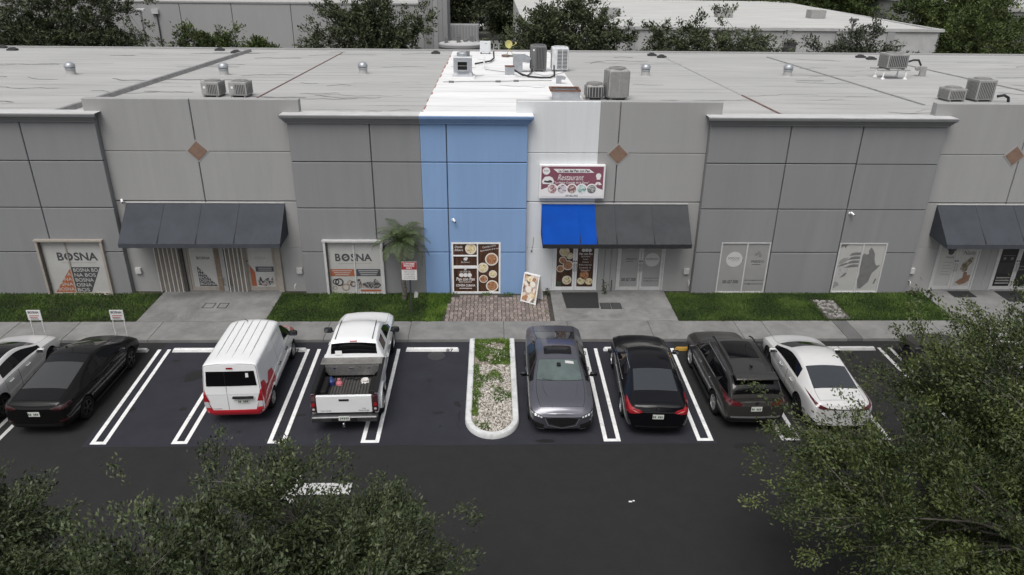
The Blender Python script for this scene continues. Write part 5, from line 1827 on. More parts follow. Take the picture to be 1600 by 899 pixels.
# ================================================================== VEHICLES
m_tyre = M('tyre_rubber', (.012, .012, .013), .9, spec=.15, var=.2, scale=12)
m_well = M('wheel_well', (.008, .008, .008), .95)
m_plastic = M('black_plastic', (.013, .013, .014), .6, spec=.25)
m_chrome = M('chrome', (.65, .65, .66), .18, metal=1.0)
m_rim_s = M('rim_silver', (.48, .48, .49), .35, metal=.8)
m_rim_d = M('rim_dark', (.04, .04, .042), .4, metal=.6)
m_glass = M('tinted_glass', (.004, .004, .005), .05, coat=.2, spec=.4)
m_glass_b = M('rear_glass', (.026, .030, .036), .06, coat=.8, spec=.8)
m_glass_t = M('windscreen_sky_reflection', (.085, .115, .11), .06, coat=.8, spec=.8, var=.25, scale=2.2)  # greenish grey base colour stands in for the sky's reflection
m_red = M('tail_lamp', (.30, .012, .018), .15, coat=1, var=.3, scale=14)
m_redd = M('tail_lamp_dark', (.075, .008, .012), .2, coat=1, var=.3, scale=14)
m_lamp = M('head_lamp', (.55, .57, .6), .1, coat=1, spec=.9)
m_plate_w = M('number_plate', (.62, .64, .60), .5)
m_amber = M('amber_lens', (.5, .2, .03), .2, coat=1)


def paint(name, col, metal=0.0, rough=.35, coat=1.0, spec=.5):
    return M(name, col, rough, metal=metal, coat=coat, var=.03, scale=1.5, coatr=.05, spec=spec)


ROWS = 11
# rows: 0 bottom centre, 1 bottom edge, 2 sill, 3 mid side, 4 shoulder, 5 belt, 6 glass foot, 7 glass head, 8 rail, 9 roof quarter, 10 centre


def col_points(c):
    w, zb, zbelt, yr, zr, zt = c['w'], c['zb'], c['belt'], c['yr'], c['zr'], c['zt']
    xl, xt = c['xl'], c['xt']
    cr = c.get('crown', .012)
    ib = c.get('ib', .955)
    p = [(xl, 0, zb), (xl, w * .80, zb), (xl, w * .965, zb + .10), (xl, w, zb + (zbelt - zb) * .52), (xl, w * .985, zbelt - .07), (xl + (xt - xl) * .0, w * ib, zbelt)]
    a, b = Vector((xl, w * ib, zbelt)), Vector((xt, yr, zr))
    p.append(tuple(a.lerp(b, c.get('g6', .10)) + Vector((0, 0, .0))))
    q = a.lerp(b, c.get('g7', .84))
    bulge = c.get('bulge', .012)
    p.append((q.x, q.y + bulge, q.z))
    p.append((xt, yr, zr))
    xc = xt + c.get('bowt', 0.0)
    p.append((xt + (xc - xt) * .75, yr * .52, zr + (zt - zr) * .78))
    p.append((xc, 0, zt))
    return p


def build_shell(cols, tagger, tags, creases, cutters, nose_bow=.06, tail_bow=.06, level=2):
    """control cage -> Catmull-Clark -> wheel arches cut; returns evaluated mesh with material index = tag"""
    V, F, T = [], [], []
    idx = {}
    n = len(cols)
    pts = [col_points(c) for c in cols]

    def vid(i, j, s):
        if j in (0, ROWS - 1):
            s = 1
        k = (i, j, s)
        if k not in idx:
            x, y, z = pts[i][j]
            idx[k] = len(V)
            V.append((x, y * s, z))
        return idx[k]
    for i in range(n - 1):
        for j in range(ROWS - 1):
            tg = tags.index(tagger(i, j))
            for s in (1, -1):
                q = [vid(i, j, s), vid(i + 1, j, s), vid(i + 1, j + 1, s), vid(i, j + 1, s)]
                q = list(dict.fromkeys(q))
                F.append(q if s == 1 else q[::-1])
                T.append(tg)
    for i, sgn, bow in ((0, -1, tail_bow), (n - 1, 1, nose_bow)):
        mid = {}
        for j in range(1, ROWS - 1):
            x, y, z = pts[i][j]
            mid[j] = len(V)
            V.append((x + sgn * bow * (1.0 if j < 6 else .7), 0, z))
        tg = tags.index(tagger(i if sgn < 0 else n - 1, -1))
        for s in (1, -1):
            for j in range(0, ROWS - 1):
                if j == 0:
                    q = [vid(i, 0, s), vid(i, 1, s), mid[1]]
                elif j == ROWS - 2:
                    q = [vid(i, j, s), vid(i, j + 1, s), mid[j]]
                else:
                    q = [vid(i, j, s), vid(i, j + 1, s), mid[j + 1], mid[j]]
                q = list(dict.fromkeys(q))
                F.append(q[::-1] if (s == 1) == (sgn > 0) else q)
                T.append(tg)
    me = bpy.data.meshes.new('cage')
    me.from_pydata(V, [], F)
    for k in range(len(tags)):
        me.materials.append(MATS['road_paint'])
    me.polygons.foreach_set('material_index', T)
    bm = bmesh.new()
    bm.from_mesh(me)
    bmesh.ops.recalc_face_normals(bm, faces=bm.faces)
    cl = bm.edges.layers.float.get('crease_edge') or bm.edges.layers.float.new('crease_edge')
    bm.verts.ensure_lookup_table()
    inv = {v: k for k, v in idx.items()}
    for e in bm.edges:
        a, b = inv.get(e.verts[0].index), inv.get(e.verts[1].index)
        if a and b:
            if a[1] == b[1]:
                e[cl] = creases.get(('row', a[1]), 0.0)
            if a[0] == b[0]:
                e[cl] = max(e[cl], creases.get(('col', a[0]), 0.0))
    bm.to_mesh(me)
    bm.free()
    ob = bpy.data.objects.new('cage', me)
    COL.objects.link(ob)
    sm = ob.modifiers.new('s', 'SUBSURF')
    sm.levels = sm.render_levels = level
    cuts = []
    for (cx, cz, rr, y0, y1) in cutters:
        mb = MB().lathe([(rr, y0), (rr, y1)], 32, (cx, 0, cz), 'y')
        cm = mb.mesh('cut')
        for k in range(len(tags)):
            cm.materials.append(MATS['road_paint'])
        cm.polygons.foreach_set('material_index', [tags.index('wheel_well')] * len(cm.polygons))
        co = bpy.data.objects.new('cut', cm)
        COL.objects.link(co)
        bo = ob.modifiers.new('b', 'BOOLEAN')
        bo.operation = 'DIFFERENCE'
        bo.solver = 'EXACT'
        bo.object = co
        cuts.append(co)
    dg = bpy.context.evaluated_depsgraph_get()
    out = bpy.data.meshes.new_from_object(ob.evaluated_get(dg))
    bpy.data.objects.remove(ob)
    for co in cuts:
        bpy.data.objects.remove(co)
    return out


def split_shell(me, tags, matmap, root, gaps=(), single=()):
    """one part object per tag (and per connected piece); gaps = tags whose edge is pulled in to leave a shut line"""
    bvh_bm = bmesh.new()
    bvh_bm.from_mesh(me)
    bvh = BVHTree.FromBMesh(bvh_bm)
    parts = {}
    for ti, tg in enumerate(tags):
        bm = bmesh.new()
        bm.from_mesh(me)
        bmesh.ops.delete(bm, geom=[f for f in bm.faces if f.material_index != ti], context='FACES')
        if not bm.faces:
            bm.free()
            continue
        # connected pieces
        groups, seen = [], set()
        if tg in single:
            groups = [list(bm.faces)]
        else:
            for f in bm.faces:
                if f in seen:
                    continue
                st, g = [f], []
                seen.add(f)
                while st:
                    q = st.pop()
                    g.append(q)
                    for e in q.edges:
                        for h in e.link_faces:
                            if h not in seen:
                                seen.add(h)
                                st.append(h)
                groups.append(g)
        idxs = [{f.index for f in g} for g in groups]
        for ids in idxs:
            b2 = bm.copy()
            b2.faces.ensure_lookup_table()
            bmesh.ops.delete(b2, geom=[f for f in b2.faces if f.index not in ids], context='FACES')
            if tg in gaps:
                r = bmesh.ops.inset_region(b2, faces=list(b2.faces), thickness=.010, use_boundary=True, use_even_offset=True)
                bmesh.ops.delete(b2, geom=r['faces'], context='FACES')
            m2 = bpy.data.meshes.new(tg)
            b2.to_mesh(m2)
            b2.free()
            m2.materials.clear()
            m2.polygons.foreach_set('material_index', [0] * len(m2.polygons))
            m2.polygons.foreach_set('use_smooth', [True] * len(m2.polygons))
            nm = {'rear_side_window': 'side_window', 'rear_door': 'door', 'front_door': 'door'}.get(tg, tg)
            parts.setdefault(tg, []).append(link_mesh(nm, m2, matmap[tg], root))
        bm.free()
    # dark inner shell seen through the shut lines
    for v in bvh_bm.verts:
        v.co -= v.normal * .014
    m3 = bpy.data.meshes.new('inner_shell')
    bvh_bm.to_mesh(m3)
    bvh_bm.free()
    m3.materials.clear()
    m3.polygons.foreach_set('material_index', [0] * len(m3.polygons))
    link_mesh('inner_shell', m3, m_well, root)
    return bvh, parts


def decal(bvh, poly2, view, mat, name, root, off=.005, step=.06, mirror=False, thick=0.0):
    """a fitted piece: polygon drawn in one elevation and laid onto the body surface"""
    outs = []
    for sgn in ((1, -1) if mirror else (1,)):
        bm = bmesh.new()
        pp = [(a * (sgn if view in ('rear', 'front') else 1), b * (sgn if view == 'top' else 1)) for a, b in poly2]
        vs = [bm.verts.new((a, b, 0)) for a, b in pp]
        bm.faces.new(vs)
        for ax in (0, 1):
            lo, hi = min(p[ax] for p in pp), max(p[ax] for p in pp)
            k = lo + step
            while k < hi - 1e-4:
                no = (1, 0, 0) if ax == 0 else (0, 1, 0)
                co = (k, 0, 0) if ax == 0 else (0, k, 0)
                bmesh.ops.bisect_plane(bm, geom=bm.verts[:] + bm.edges[:] + bm.faces[:], plane_co=co, plane_no=no)
                k += step
        for v in bm.verts:
            a, b = v.co.x, v.co.y
            if view == 'rear':
                o, d = Vector((-9, a, b)), Vector((1, 0, 0))
            elif view == 'front':
                o, d = Vector((9, a, b)), Vector((-1, 0, 0))
            elif view == 'left':
                o, d = Vector((a, 9 * sgn, b)), Vector((0, -sgn, 0))
            else:
                o, d = Vector((a, b, 9)), Vector((0, 0, -1))
            h = bvh.ray_cast(o, d)
            if h[0] is None:
                h = bvh.find_nearest(Vector((a if view in ('left', 'top') else -2 if view == 'rear' else 2, a if view in ('rear', 'front') else (b if view == 'top' else sgn), b if view != 'top' else 1)))
            n = h[1] if h[1].dot(d) < 0 else -h[1]
            v.co = h[0] + n * off - d * off * .5
        bmesh.ops.recalc_face_normals(bm, faces=bm.faces)
        me = bpy.data.meshes.new(name)
        bm.to_mesh(me)
        bm.free()
        me.polygons.foreach_set('use_smooth', [True] * len(me.polygons))
        outs.append(link_mesh(name, me, mat, root))
    return outs


def wheels(root, xs, ys, r, w, rim, nsp=5, hub=None):
    tme = MB().lathe([(r * .62, -w / 2 + .01), (r * .9, -w / 2), (r * .985, -w * .36), (r, -w * .2), (r, w * .2), (r * .985, w * .36), (r * .9, w / 2), (r * .62, w / 2 - .01)], 32, axis='y', cap=False).mesh('wheel', smooth=True)
    tme.materials.append(m_tyre)
    rb = MB().lathe([(r * .64, w * .42), (r * .66, w * .46), (r * .61, w * .46), (r * .59, w * .2), (r * .2, w * .18), (0, w * .18)], 28, axis='y', cap=False)
    for k in range(nsp):
        a = 2 * math.pi * k / nsp
        mt = Matrix.Rotation(-a, 3, 'Y')
        rb.cbox(mt @ Vector((r * .34, w * .37, 0)), (r * .56, w * .14, r * .15), mt)
    rb.lathe([(r * .14, w * .3), (r * .14, w * .46), (0, w * .47)], 14, axis='y', cap=False)
    rme = rb.mesh('rim')
    rme.materials.append(rim)
    for x in xs:
        for s in (1, -1):
            t = link_mesh('wheel', tme, None, root, (x, s * ys, r))
            t.rotation_euler = (0, .3 * x, 0 if s > 0 else math.pi)
            link_mesh('rim', rme, None, t)


def mirror_pair(root, x, y, z, mat, s=1.0):
    for sg in (1, -1):
        m = MB().cbox((x, sg * y, z), (.11 * s, .21 * s, .14 * s)).build('side_mirror', mat, root, bevel=.045 * s, smooth=True, seg=3)
        MB().cbox((x - .058 * s, sg * y, z), (.006, .16 * s, .1 * s)).build('mirror_glass', m_glass_b, m)
        MB().tube([(x + .02, sg * (y - .16), z - .06), (x, sg * (y - .06), z - .02)], .025, 6).build('mirror_arm', m_plastic, m)


def plate_marks(root, bvh, x_view, cz, cy=0.0, w=.31, h=.15):
    decal(bvh, [(cy - w / 2, cz - h / 2), (cy + w / 2, cz - h / 2), (cy + w / 2, cz + h / 2), (cy - w / 2, cz + h / 2)], x_view, m_plate_w, 'number_plate', root, .012, .2)
    for k in range(6):
        if k == 3:
            continue
        a = cy - w * .38 + k * w * .15
        decal(bvh, [(a, cz - h * .22), (a + w * .09, cz - h * .22), (a + w * .09, cz + h * .2), (a, cz + h * .2)], x_view, M('plate_ink', (.05, .09, .06), .6), 'plate_mark', root, .018, .3)


TAGS = ['body', 'hood', 'trunk_lid', 'roof', 'windscreen', 'rear_window', 'side_window', 'rear_side_window', 'front_door', 'rear_door', 'wheel_well', 'bumper', 'pillar']


def C(xl, xt, w, zb, belt, yr, zr, zt, **k):
    d = dict(xl=xl, xt=xt, w=w, zb=zb, belt=belt, yr=yr, zr=zr, zt=zt)
    d.update(k)
    return d


def sedan_cols(L=4.88, W=1.85, H=1.45, deck=1.07, back_top=-.85, back_base=-1.85, cowl=1.18, roof_f=.38, belt=.95, tail_belt=.99, nose_w=.80, hoodz=.93):
    h, w = L / 2, W / 2
    return [
        C(-h + .03, -h + .07, w * .86, .30, tail_belt - .10, w * .66, deck - .09, deck - .07),
        C(-h + .17, -h + .13, w * .95, .24, tail_belt - .03, w * .72, deck - .015, deck + .005),
        C(-h + .55, back_base, w * .985, .20, tail_belt, w * .73, deck + .01, deck + .04),
        C(-.98, back_top, w, .18, belt + .02, w * .625, H - .075, H - .03),
        C(-.16, -.20, w, .17, belt, w * .635, H - .045, H),
        C(-.07, -.10, w, .17, belt, w * .635, H - .045, H),
        C(.48, roof_f, w, .17, belt - .01, w * .615, H - .085, H - .035, bowt=.05),
        C(cowl - .12, cowl, w * .99, .17, belt - .02, w * .78, belt + .015, belt + .055, bowt=.16, g7=.7),
        C(h - .62, h - .62, w * .985, .19, hoodz - .09, w * .76, hoodz - .02, hoodz, bowt=.06),
        C(h - .20, h - .20, w * .93, .20, hoodz - .2, w * .66, hoodz - .125, hoodz - .10, bowt=.05),
        C(h - .05, h - .08, w * nose_w, .24, hoodz - .33, w * .55, hoodz - .26, hoodz - .24),
    ]


def sedan_tag(i, j):
    if j == -1:
        return 'bumper'
    if j >= 8:
        return ('trunk_lid' if i in (1,) else 'rear_window' if i == 2 else 'roof' if i in (3, 4, 5) else 'windscreen' if i == 6 else 'hood' if i in (7, 8) else 'body')
    if j == 6:
        if i == 3:
            return 'rear_side_window'
        if i in (5, 6):
            return 'side_window'
        if i == 4:
            return 'pillar'
    if 2 <= j <= 4:
        if i == 3:
            return 'rear_door'
        if i in (5, 6):
            return 'front_door'
    if i == 4 and 2 <= j <= 4:
        return 'front_door'
    return 'body'


def make_car(name, label, cat, loc, rz_, cols, tagger, body, mats, wx, wr, W, rim, group, creases=None, ww=.22, **kw):
    t = thing(name, label, cat, (loc[0], loc[1], .009), rz_, group)
    cut = [(x, wr, wr + .055, s * (W / 2 - .30), s * (W / 2 + .2)) for x in wx for s in (1, -1)]
    cut = [(x, z, r, min(a, b), max(a, b)) for x, z, r, a, b in cut]
    cr = {('row', 5): .45, ('row', 1): .5, ('row', 8): .35, ('row', 6): .3, ('row', 7): .3, ('col', 0): .35, ('col', len(cols) - 1): .35}
    cr.update(creases or {})
    me = build_shell(cols, tagger, TAGS, cr, cut, **kw)
    mm = {k: body for k in TAGS}
    mm.update({'windscreen': m_glass, 'rear_window': m_glass_b, 'side_window': m_glass, 'rear_side_window': m_glass, 'wheel_well': m_well, 'pillar': m_plastic})
    mm.update(mats or {})
    bvh, parts = split_shell(me, TAGS, mm, t, gaps=('hood', 'trunk_lid', 'front_door', 'rear_door', 'windscreen', 'rear_window', 'side_window', 'rear_side_window'), single=('body',))
    wheels(t, wx, W / 2 - ww / 2 - .015, wr, ww, rim, kw.get('nsp', 5))
    return t, bvh


def handles(t, bvh, W, xs, z, mat):
    for x in xs:
        for s in (1, -1):
            h = bvh.ray_cast(Vector((x, 3 * s, z)), Vector((0, -s, 0)))
            y = h[0].y if h[0] else W / 2 * s
            MB().tube([(x - .1, y, z), (x - .08, y + s * .035, z), (x + .08, y + s * .035, z), (x + .1, y, z)], .014, 6).build('door_handle', mat, t)


def window_trim(t, bvh, cols, mat, i0=3, i1=7, r=.009):
    """bright moulding round the side glass, laid on the body side"""
    pts = [col_points(c) for c in cols]
    for s in (1, -1):
        for row in (7, 6):
            path = []
            for i in range(i0, i1):
                a, b = Vector(pts[i][row]), Vector(pts[i + 1][row])
                for q in range(4 + (i == i1 - 1)):
                    p = a.lerp(b, q / 4)
                    h = bvh.ray_cast(Vector((p.x, 4 * s, p.z - (.01 if row == 7 else -.004))), Vector((0, -s, 0)))
                    if h[0] is not None:
                        path.append((h[0].x, h[0].y + s * .006, h[0].z))
            if len(path) > 2:
                MB().tube(path, r, 5).build('window_trim', mat, t, smooth=True)


GR = 'cars parked nose or tail to the kerb'
NORTH = R(90)

# ---- black sedan with big red tail lamps
p_black = paint('paint_black', (.004, .004, .006), .0, .3, .55, .1)
t, bv = make_car('parked_car', 'black sedan with bright red tail lamps between the grey sedan and the suv', 'car', (4.76, -7.1), R(87), sedan_cols(4.88, 1.84, 1.46, 1.08, -.78, -1.86), sedan_tag, p_black,
                 {'rear_window': m_glass_b, 'roof': p_black}, (1.50, -1.28), .335, 1.84, m_rim_s, GR)
for poly_ in ([(.42, .86), (.52, .93), (.70, .97), (.93, 1.06), (.93, .92), (.80, .80), (.62, .80)],):
    decal(bv, poly_, 'rear', m_red, 'tail_lamp', t, .008, .05, True)
decal(bv, [(-2.18, .80), (-1.82, .97), (-1.80, .99), (-2.1, .97), (-2.34, .93), (-2.3, .8)], 'left', m_red, 'tail_lamp', t, .008, .05, True)
decal(bv, [(.5, .84), (.66, .86), (.74, .92), (.6, .89)], 'rear', M('tail_lamp_core', (.62, .18, .18), .2, coat=1), 'lamp_core', t, .014, .05, True)
decal(bv, [(-.44, .86), (.44, .86), (.44, .885), (-.44, .885)], 'rear', m_chrome, 'chrome_strip', t, .01, .1)
plate_marks(t, bv, 'rear', .74)
o = link_mesh('lettering', text_mesh('ALTIMA', .26, .04), m_chrome, t, (-2.415, .56, .945))
o.rotation_euler = (R(-10), 0, R(-90))
MB().lathe([(.045, -.004), (.045, .004), (.03, .004), (.03, -.004)], 18, (-2.425, 0, .955), 'x').build('emblem', m_chrome, t)
decal(bv, [(-.55, .28), (.55, .28), (.62, .42), (-.62, .42)], 'rear', m_plastic, 'diffuser', t, .006, .1)
window_trim(t, bv, sedan_cols(4.88, 1.84, 1.46, 1.08, -.78, -1.86), m_chrome)
mirror_pair(t, .80, 1.02, .99, p_black)
handles(t, bv, 1.84, (-.75, .2), .86, m_chrome)

# ---- grey sedan facing the camera
p_grey = paint('paint_slate', (.115, .115, .14), .55, .32)
cols = sedan_cols(4.96, 1.9, 1.43, 1.07, -.82, -1.80, cowl=1.12, roof_f=.26, belt=.96, nose_w=.84, hoodz=.97)
t, bv = make_car('parked_car', 'slate grey sedan parked tail to the kerb, its front towards the camera', 'car', (2.0, -6.95), R(-90.8), cols, sedan_tag, p_grey,
                 {'windscreen': m_glass_t}, (1.52, -1.35), .34, 1.9, m_rim_d, GR)
decal(bv, [(-.18, .64), (.18, .64), (.45, .60), (.36, .42), (.0, .34), (-.36, .42), (-.45, .60)], 'front', m_plastic, 'grille', t, .012, .06)
for k in range(3):
    a = .40 - .09 * k
    decal(bv, [(-a, .58 - .07 * k), (a, .58 - .07 * k), (a, .592 - .07 * k), (-a, .592 - .07 * k)], 'front', m_rim_d, 'grille_bar', t, .018, .1)
decal(bv, [(-.47, .61), (-.38, .40), (.0, .315), (.38, .40), (.47, .61), (.49, .61), (.40, .385), (0, .295), (-.40, .385), (-.49, .61)], 'front', m_rim_s, 'grille_surround', t, .024, .05)
decal(bv, [(.50, .62), (.62, .70), (.88, .76), (.90, .70), (.80, .62), (.56, .57)], 'front', M('lamp_dark_lens', (.05, .055, .06), .1, coat=1), 'headlight', t, .008, .05, True)
for k in range(4):
    a = .56 + .08 * k
    decal(bv, [(a, .615 + .022 * k), (a + .05, .63 + .022 * k), (a + .05, .665 + .024 * k), (a, .65 + .022 * k)], 'front', m_lamp, 'headlight_element', t, .014, .05, True)
decal(bv, [(.50, .40), (.86, .52), (.88, .46), (.74, .30), (.52, .28)], 'front', m_plastic, 'bumper_intake', t, .010, .06, True)
decal(bv, [(.50, .27), (.75, .29), (.90, .45), (.92, .43), (.77, .26), (.50, .245)], 'front', m_rim_s, 'bumper_blade', t, .018, .06, True)
decal(bv, [(-.46, .22), (.46, .22), (.42, .29), (-.42, .29)], 'front', m_plastic, 'lower_intake', t, .012, .08)
decal(bv, [(-.22, -.42), (.16, -.42), (.18, -.38), (.18, .38), (.16, .42), (-.22, .42), (-.25, .38), (-.25, -.38)], 'top', m_glass, 'sunroof', t, .006, .08)
MB().prism([(-.98, 1.395), (-.80, 1.42), (-.97, 1.50)], -.02, .02, 'y').build('shark_fin_antenna', p_grey, t)
for s in (1, -1):
    MB().tube([(1.15, s * .52, 1.035), (1.6, s * .48, .985), (2.0, s * .36, .925), (2.28, s * .25, .85)], .011, 5).build('hood_crease', p_grey, t, smooth=True)
MB().cbox((.62, .0, 1.275), (.16, .12, .05)).build('rear_view_mirror', m_plastic, t, bevel=.015)
decal(bv, [(.46, .20), (.56, .20), (.56, .46), (.46, .45)], 'top', m_trim, 'windscreen_sticker', t, .006, .1)
for s in (1, -1):
    MB().tube([(1.30, s * .10, 1.005), (1.18, s * -.25, 1.065), (1.1, s * -.5, 1.07)], .010, 5).build('wiper', m_plastic, t) if s == 1 else None
window_trim(t, bv, cols, m_plastic)
mirror_pair(t, .72, 1.05, 1.0, p_black)
decal(bv, [(.35, .86), (.80, .92), (.85, .84), (.5, .78)], 'rear', m_redd, 'tail_lamp', t, .008, .05, True)
handles(t, bv, 1.9, (-.75, .2), .88, p_grey)

# ---- black fastback with glass roof
p_blk2 = paint('paint_black_dusty', (.005, .005, .005), .0, .38, .45, .1)
cols = sedan_cols(4.72, 1.86, 1.44, 1.09, -.25, -1.92, cowl=1.3, roof_f=.45, belt=.95, tail_belt=1.0, hoodz=.90, nose_w=.84)
m_glass_f = M('fastback_glass_reflection', (.030, .030, .030), .12, coat=.8, spec=.8)  # lighter grey base paints in the reflection on the rear pane
t, bv = make_car('parked_car', 'black fastback sedan with glass roof parked nose to the kerb at the left', 'car', (-12.62, -6.93), R(90), cols, sedan_tag, p_blk2,
                 {'roof': m_glass, 'rear_window': m_glass_f}, (1.42, -1.42), .345, 1.86, m_rim_d, GR)
decal(bv, [(.44, .90), (.60, .97), (.88, 1.0), (.92, .93), (.78, .86), (.55, .86)], 'rear', M('tail_lamp_black', (.028, .005, .007), .2, coat=.6), 'tail_lamp', t, .008, .05, True)
decal(bv, [(-.66, 1.0), (.66, 1.0), (.66, 1.03), (-.66, 1.03)], 'rear', p_blk2, 'spoiler_lip', t, .03, .08)
decal(bv, [(-.62, .26), (.62, .26), (.70, .40), (-.70, .40)], 'rear', m_plastic, 'diffuser', t, .008, .08)
decal(bv, [(-.70, .42), (.70, .42), (.70, .435), (-.70, .435)], 'rear', m_rim_d, 'bumper_line', t, .012, .1)
plate_marks(t, bv, 'rear', .76)
decal(bv, [(.60, .52), (.84, .60), (.86, .54), (.66, .47)], 'rear', MATS['tail_lamp_black'], 'reflector', t, .008, .05, True)
mirror_pair(t, .86, 1.03, .99, p_blk2)
handles(t, bv, 1.86, (-.7, .25), .84, p_blk2)
for s in (1, -1):
    MB().tube([(-1.0, s * .93, .27), (1.0, s * .93, .27)], .02, 6).build('sill_trim', m_plastic, t)

# ---- dark grey suv
p_suv = paint('paint_gunmetal', (.048, .046, .044), .35, .36, .6, .3)
L, W, H = 4.66, 1.85, 1.68
h, w = L / 2, W / 2
cols = [
    C(-h + .02, -h + .06, w * .88, .34, .88, w * .72, .97, .99),
    C(-h + .16, -h + .08, w * .96, .26, .99, w * .76, 1.07, 1.09),
    C(-h + .52, -h + .10, w * .985, .23, 1.05, w * .80, 1.10, 1.12),
    C(-1.02, -h + .36, w, .22, 1.05, w * .71, H - .07, H - .02),
    C(-.20, -.25, w, .22, 1.02, w * .715, H - .06, H),
    C(-.11, -.15, w, .22, 1.02, w * .715, H - .06, H),
    C(.50, .35, w, .22, 1.0, w * .69, H - .095, H - .04, bowt=.04),
    C(1.0, 1.10, w * .99, .22, .98, w * .80, 1.02, 1.06, bowt=.14, g7=.7),
    C(h - .56, h - .56, w * .985, .24, .92, w * .80, 1.0, 1.02, bowt=.05),
    C(h - .18, h - .18, w * .94, .25, .80, w * .72, .90, .92, bowt=.04),
    C(h - .03, h - .07, w * .84, .28, .62, w * .6, .70, .72),
]


def suv_tag(i, j):
    r = sedan_tag(i, j)
    if i == 1 and j >= 8:
        return 'trunk_lid'
    return r


t, bv = make_car('parked_car', 'dark grey suv with roof rails parked right of the black sedan', 'suv', (7.46, -6.93), R(90.5), cols, suv_tag, p_suv, {'roof': p_suv, 'rear_window': m_glass}, (1.40, -1.31), .36, 1.85, m_rim_s, GR)
MB().prism([(-h + .27, 1.545), (-h + .6, 1.60), (-h + .6, 1.665), (-h + .25, 1.635), (-h + .22, 1.60)], -.60, .60, 'y').build('roof_spoiler', p_suv, t, bevel=.012, smooth=True)
decal(bv, [(.40, .93), (.60, 1.03), (.93, 1.12), (.93, 1.0), (.72, .90), (.46, .88)], 'rear', m_redd, 'tail_lamp', t, .008, .05, True)
decal(bv, [(-2.16, .93), (-1.75, 1.10), (-2.05, 1.1), (-2.3, 1.05), (-2.3, .95)], 'left', m_redd, 'tail_lamp', t, .008, .05, True)
plate_marks(t, bv, 'rear', .80, 0)
decal(bv, [(-.70, .50), (.70, .50), (.72, .56), (-.72, .56)], 'rear', m_rim_s, 'bumper_strip', t, .014, .1)
decal(bv, [(-.74, .30), (.74, .30), (.80, .48), (-.80, .48)], 'rear', m_plastic, 'bumper_cladding', t, .010, .1)
MB().lathe([(.05, -.004), (.05, .004), (.034, .004), (.034, -.004)], 18, (-2.33, 0, .98), 'x').build('emblem', m_chrome, t)
o = link_mesh('lettering', text_mesh('R O G U E', .6, .035), m_chrome, t, (-2.345, 0, .92))
o.rotation_euler = (R(-6), 0, R(-90))
for s in (1, -1):
    MB().tube([(-1.65, s * .58, 1.62), (-1.5, s * .585, 1.69), (.2, s * .585, 1.715), (.4, s * .57, 1.65)], .022, 6).build('roof_rail', m_plastic, t, smooth=True)
    MB().tube([(-1.02, s * .925, .30), (1.0, s * .925, .30)], .035, 6).build('sill_cladding', m_plastic, t)
    decal(bv, [(-2.1, 1.12), (-1.35, 1.14), (-1.5, 1.42), (-1.75, 1.40)], 'left', m_glass, 'side_window', t, .006, .08) if s == 1 else None
decal(bv, [(-.95, -.44), (.12, -.44), (.12, .44), (-.95, .44)], 'top', m_glass, 'panoramic_roof', t, .005, .1)
MB().prism([(-1.55, 1.66), (-1.38, 1.675), (-1.56, 1.74)], -.02, .02, 'y').build('shark_fin_antenna', m_plastic, t)
window_trim(t, bv, cols, m_rim_s, r=.007)
mirror_pair(t, .80, 1.04, 1.07, p_suv, 1.1)
handles(t, bv, 1.85, (-.72, .22), .93, m_chrome)
MB().tube([(-2.16, -.1, 1.15), (-2.05, .2, 1.28)], .01, 5).build('wiper', m_plastic, t)

# ---- white sedan partly under the tree
p_white = paint('paint_white', (.62, .62, .62), .0, .35)
p_whiteb = paint('paint_white_bright', (.80, .81, .82), .0, .35)
cols = sedan_cols(4.80, 1.86, 1.43, 1.06, -.62, -1.78, cowl=1.22, roof_f=.36, belt=.94, tail_belt=1.0, hoodz=.92, nose_w=.82)
t, bv = make_car('parked_car', 'white sedan with black side glass partly under the right tree', 'car', (9.98, -7.05), R(88.3), cols, sedan_tag, p_white, {'rear_window': m_glass_b, 'pillar': m_glass}, (1.46, -1.36), .345, 1.86, m_rim_d, GR)
decal(bv, [(.26, .885), (.44, .90), (.60, .95), (.86, 1.05), (.80, .95), (.66, .87), (.3, .86)], 'rear', m_redd, 'tail_lamp', t, .008, .04, True)
decal(bv, [(-.28, .865), (.28, .865), (.28, .885), (-.28, .885)], 'rear', m_plastic, 'lamp_bar', t, .010, .1)
plate_marks(t, bv, 'rear', .74)
decal(bv, [(-.66, .24), (.66, .24), (.74, .34), (-.74, .34)], 'rear', m_plastic, 'diffuser', t, .008, .08)
decal(bv, [(.66, .40), (.90, .56), (.90, .44), (.74, .36)], 'rear', m_plastic, 'bumper_vent', t, .008, .05, True)
mirror_pair(t, .80, 1.03, .98, p_white)
handles(t, bv, 1.86, (-.72, .2), .84, p_white)

# ---- white sedan at the left edge
t, bv = make_car('parked_car', 'white sedan with dark glass roof cut by the left edge of the picture', 'car', (-15.12, -6.95), R(92.5), sedan_cols(4.75, 1.85, 1.45, 1.06, -.7, -1.8), sedan_tag, p_white, {'roof': m_glass}, (1.46, -1.34), .34, 1.85, m_rim_d, GR)
mirror_pair(t, .80, 1.03, .98, p_white)
handles(t, bv, 1.85, (-.72, .2), .84, p_white)
plate_marks(t, bv, 'rear', .72)
decal(bv, [(.42, .88), (.6, .95), (.9, 1.0), (.8, .86)], 'rear', m_redd, 'tail_lamp', t, .008, .05, True)

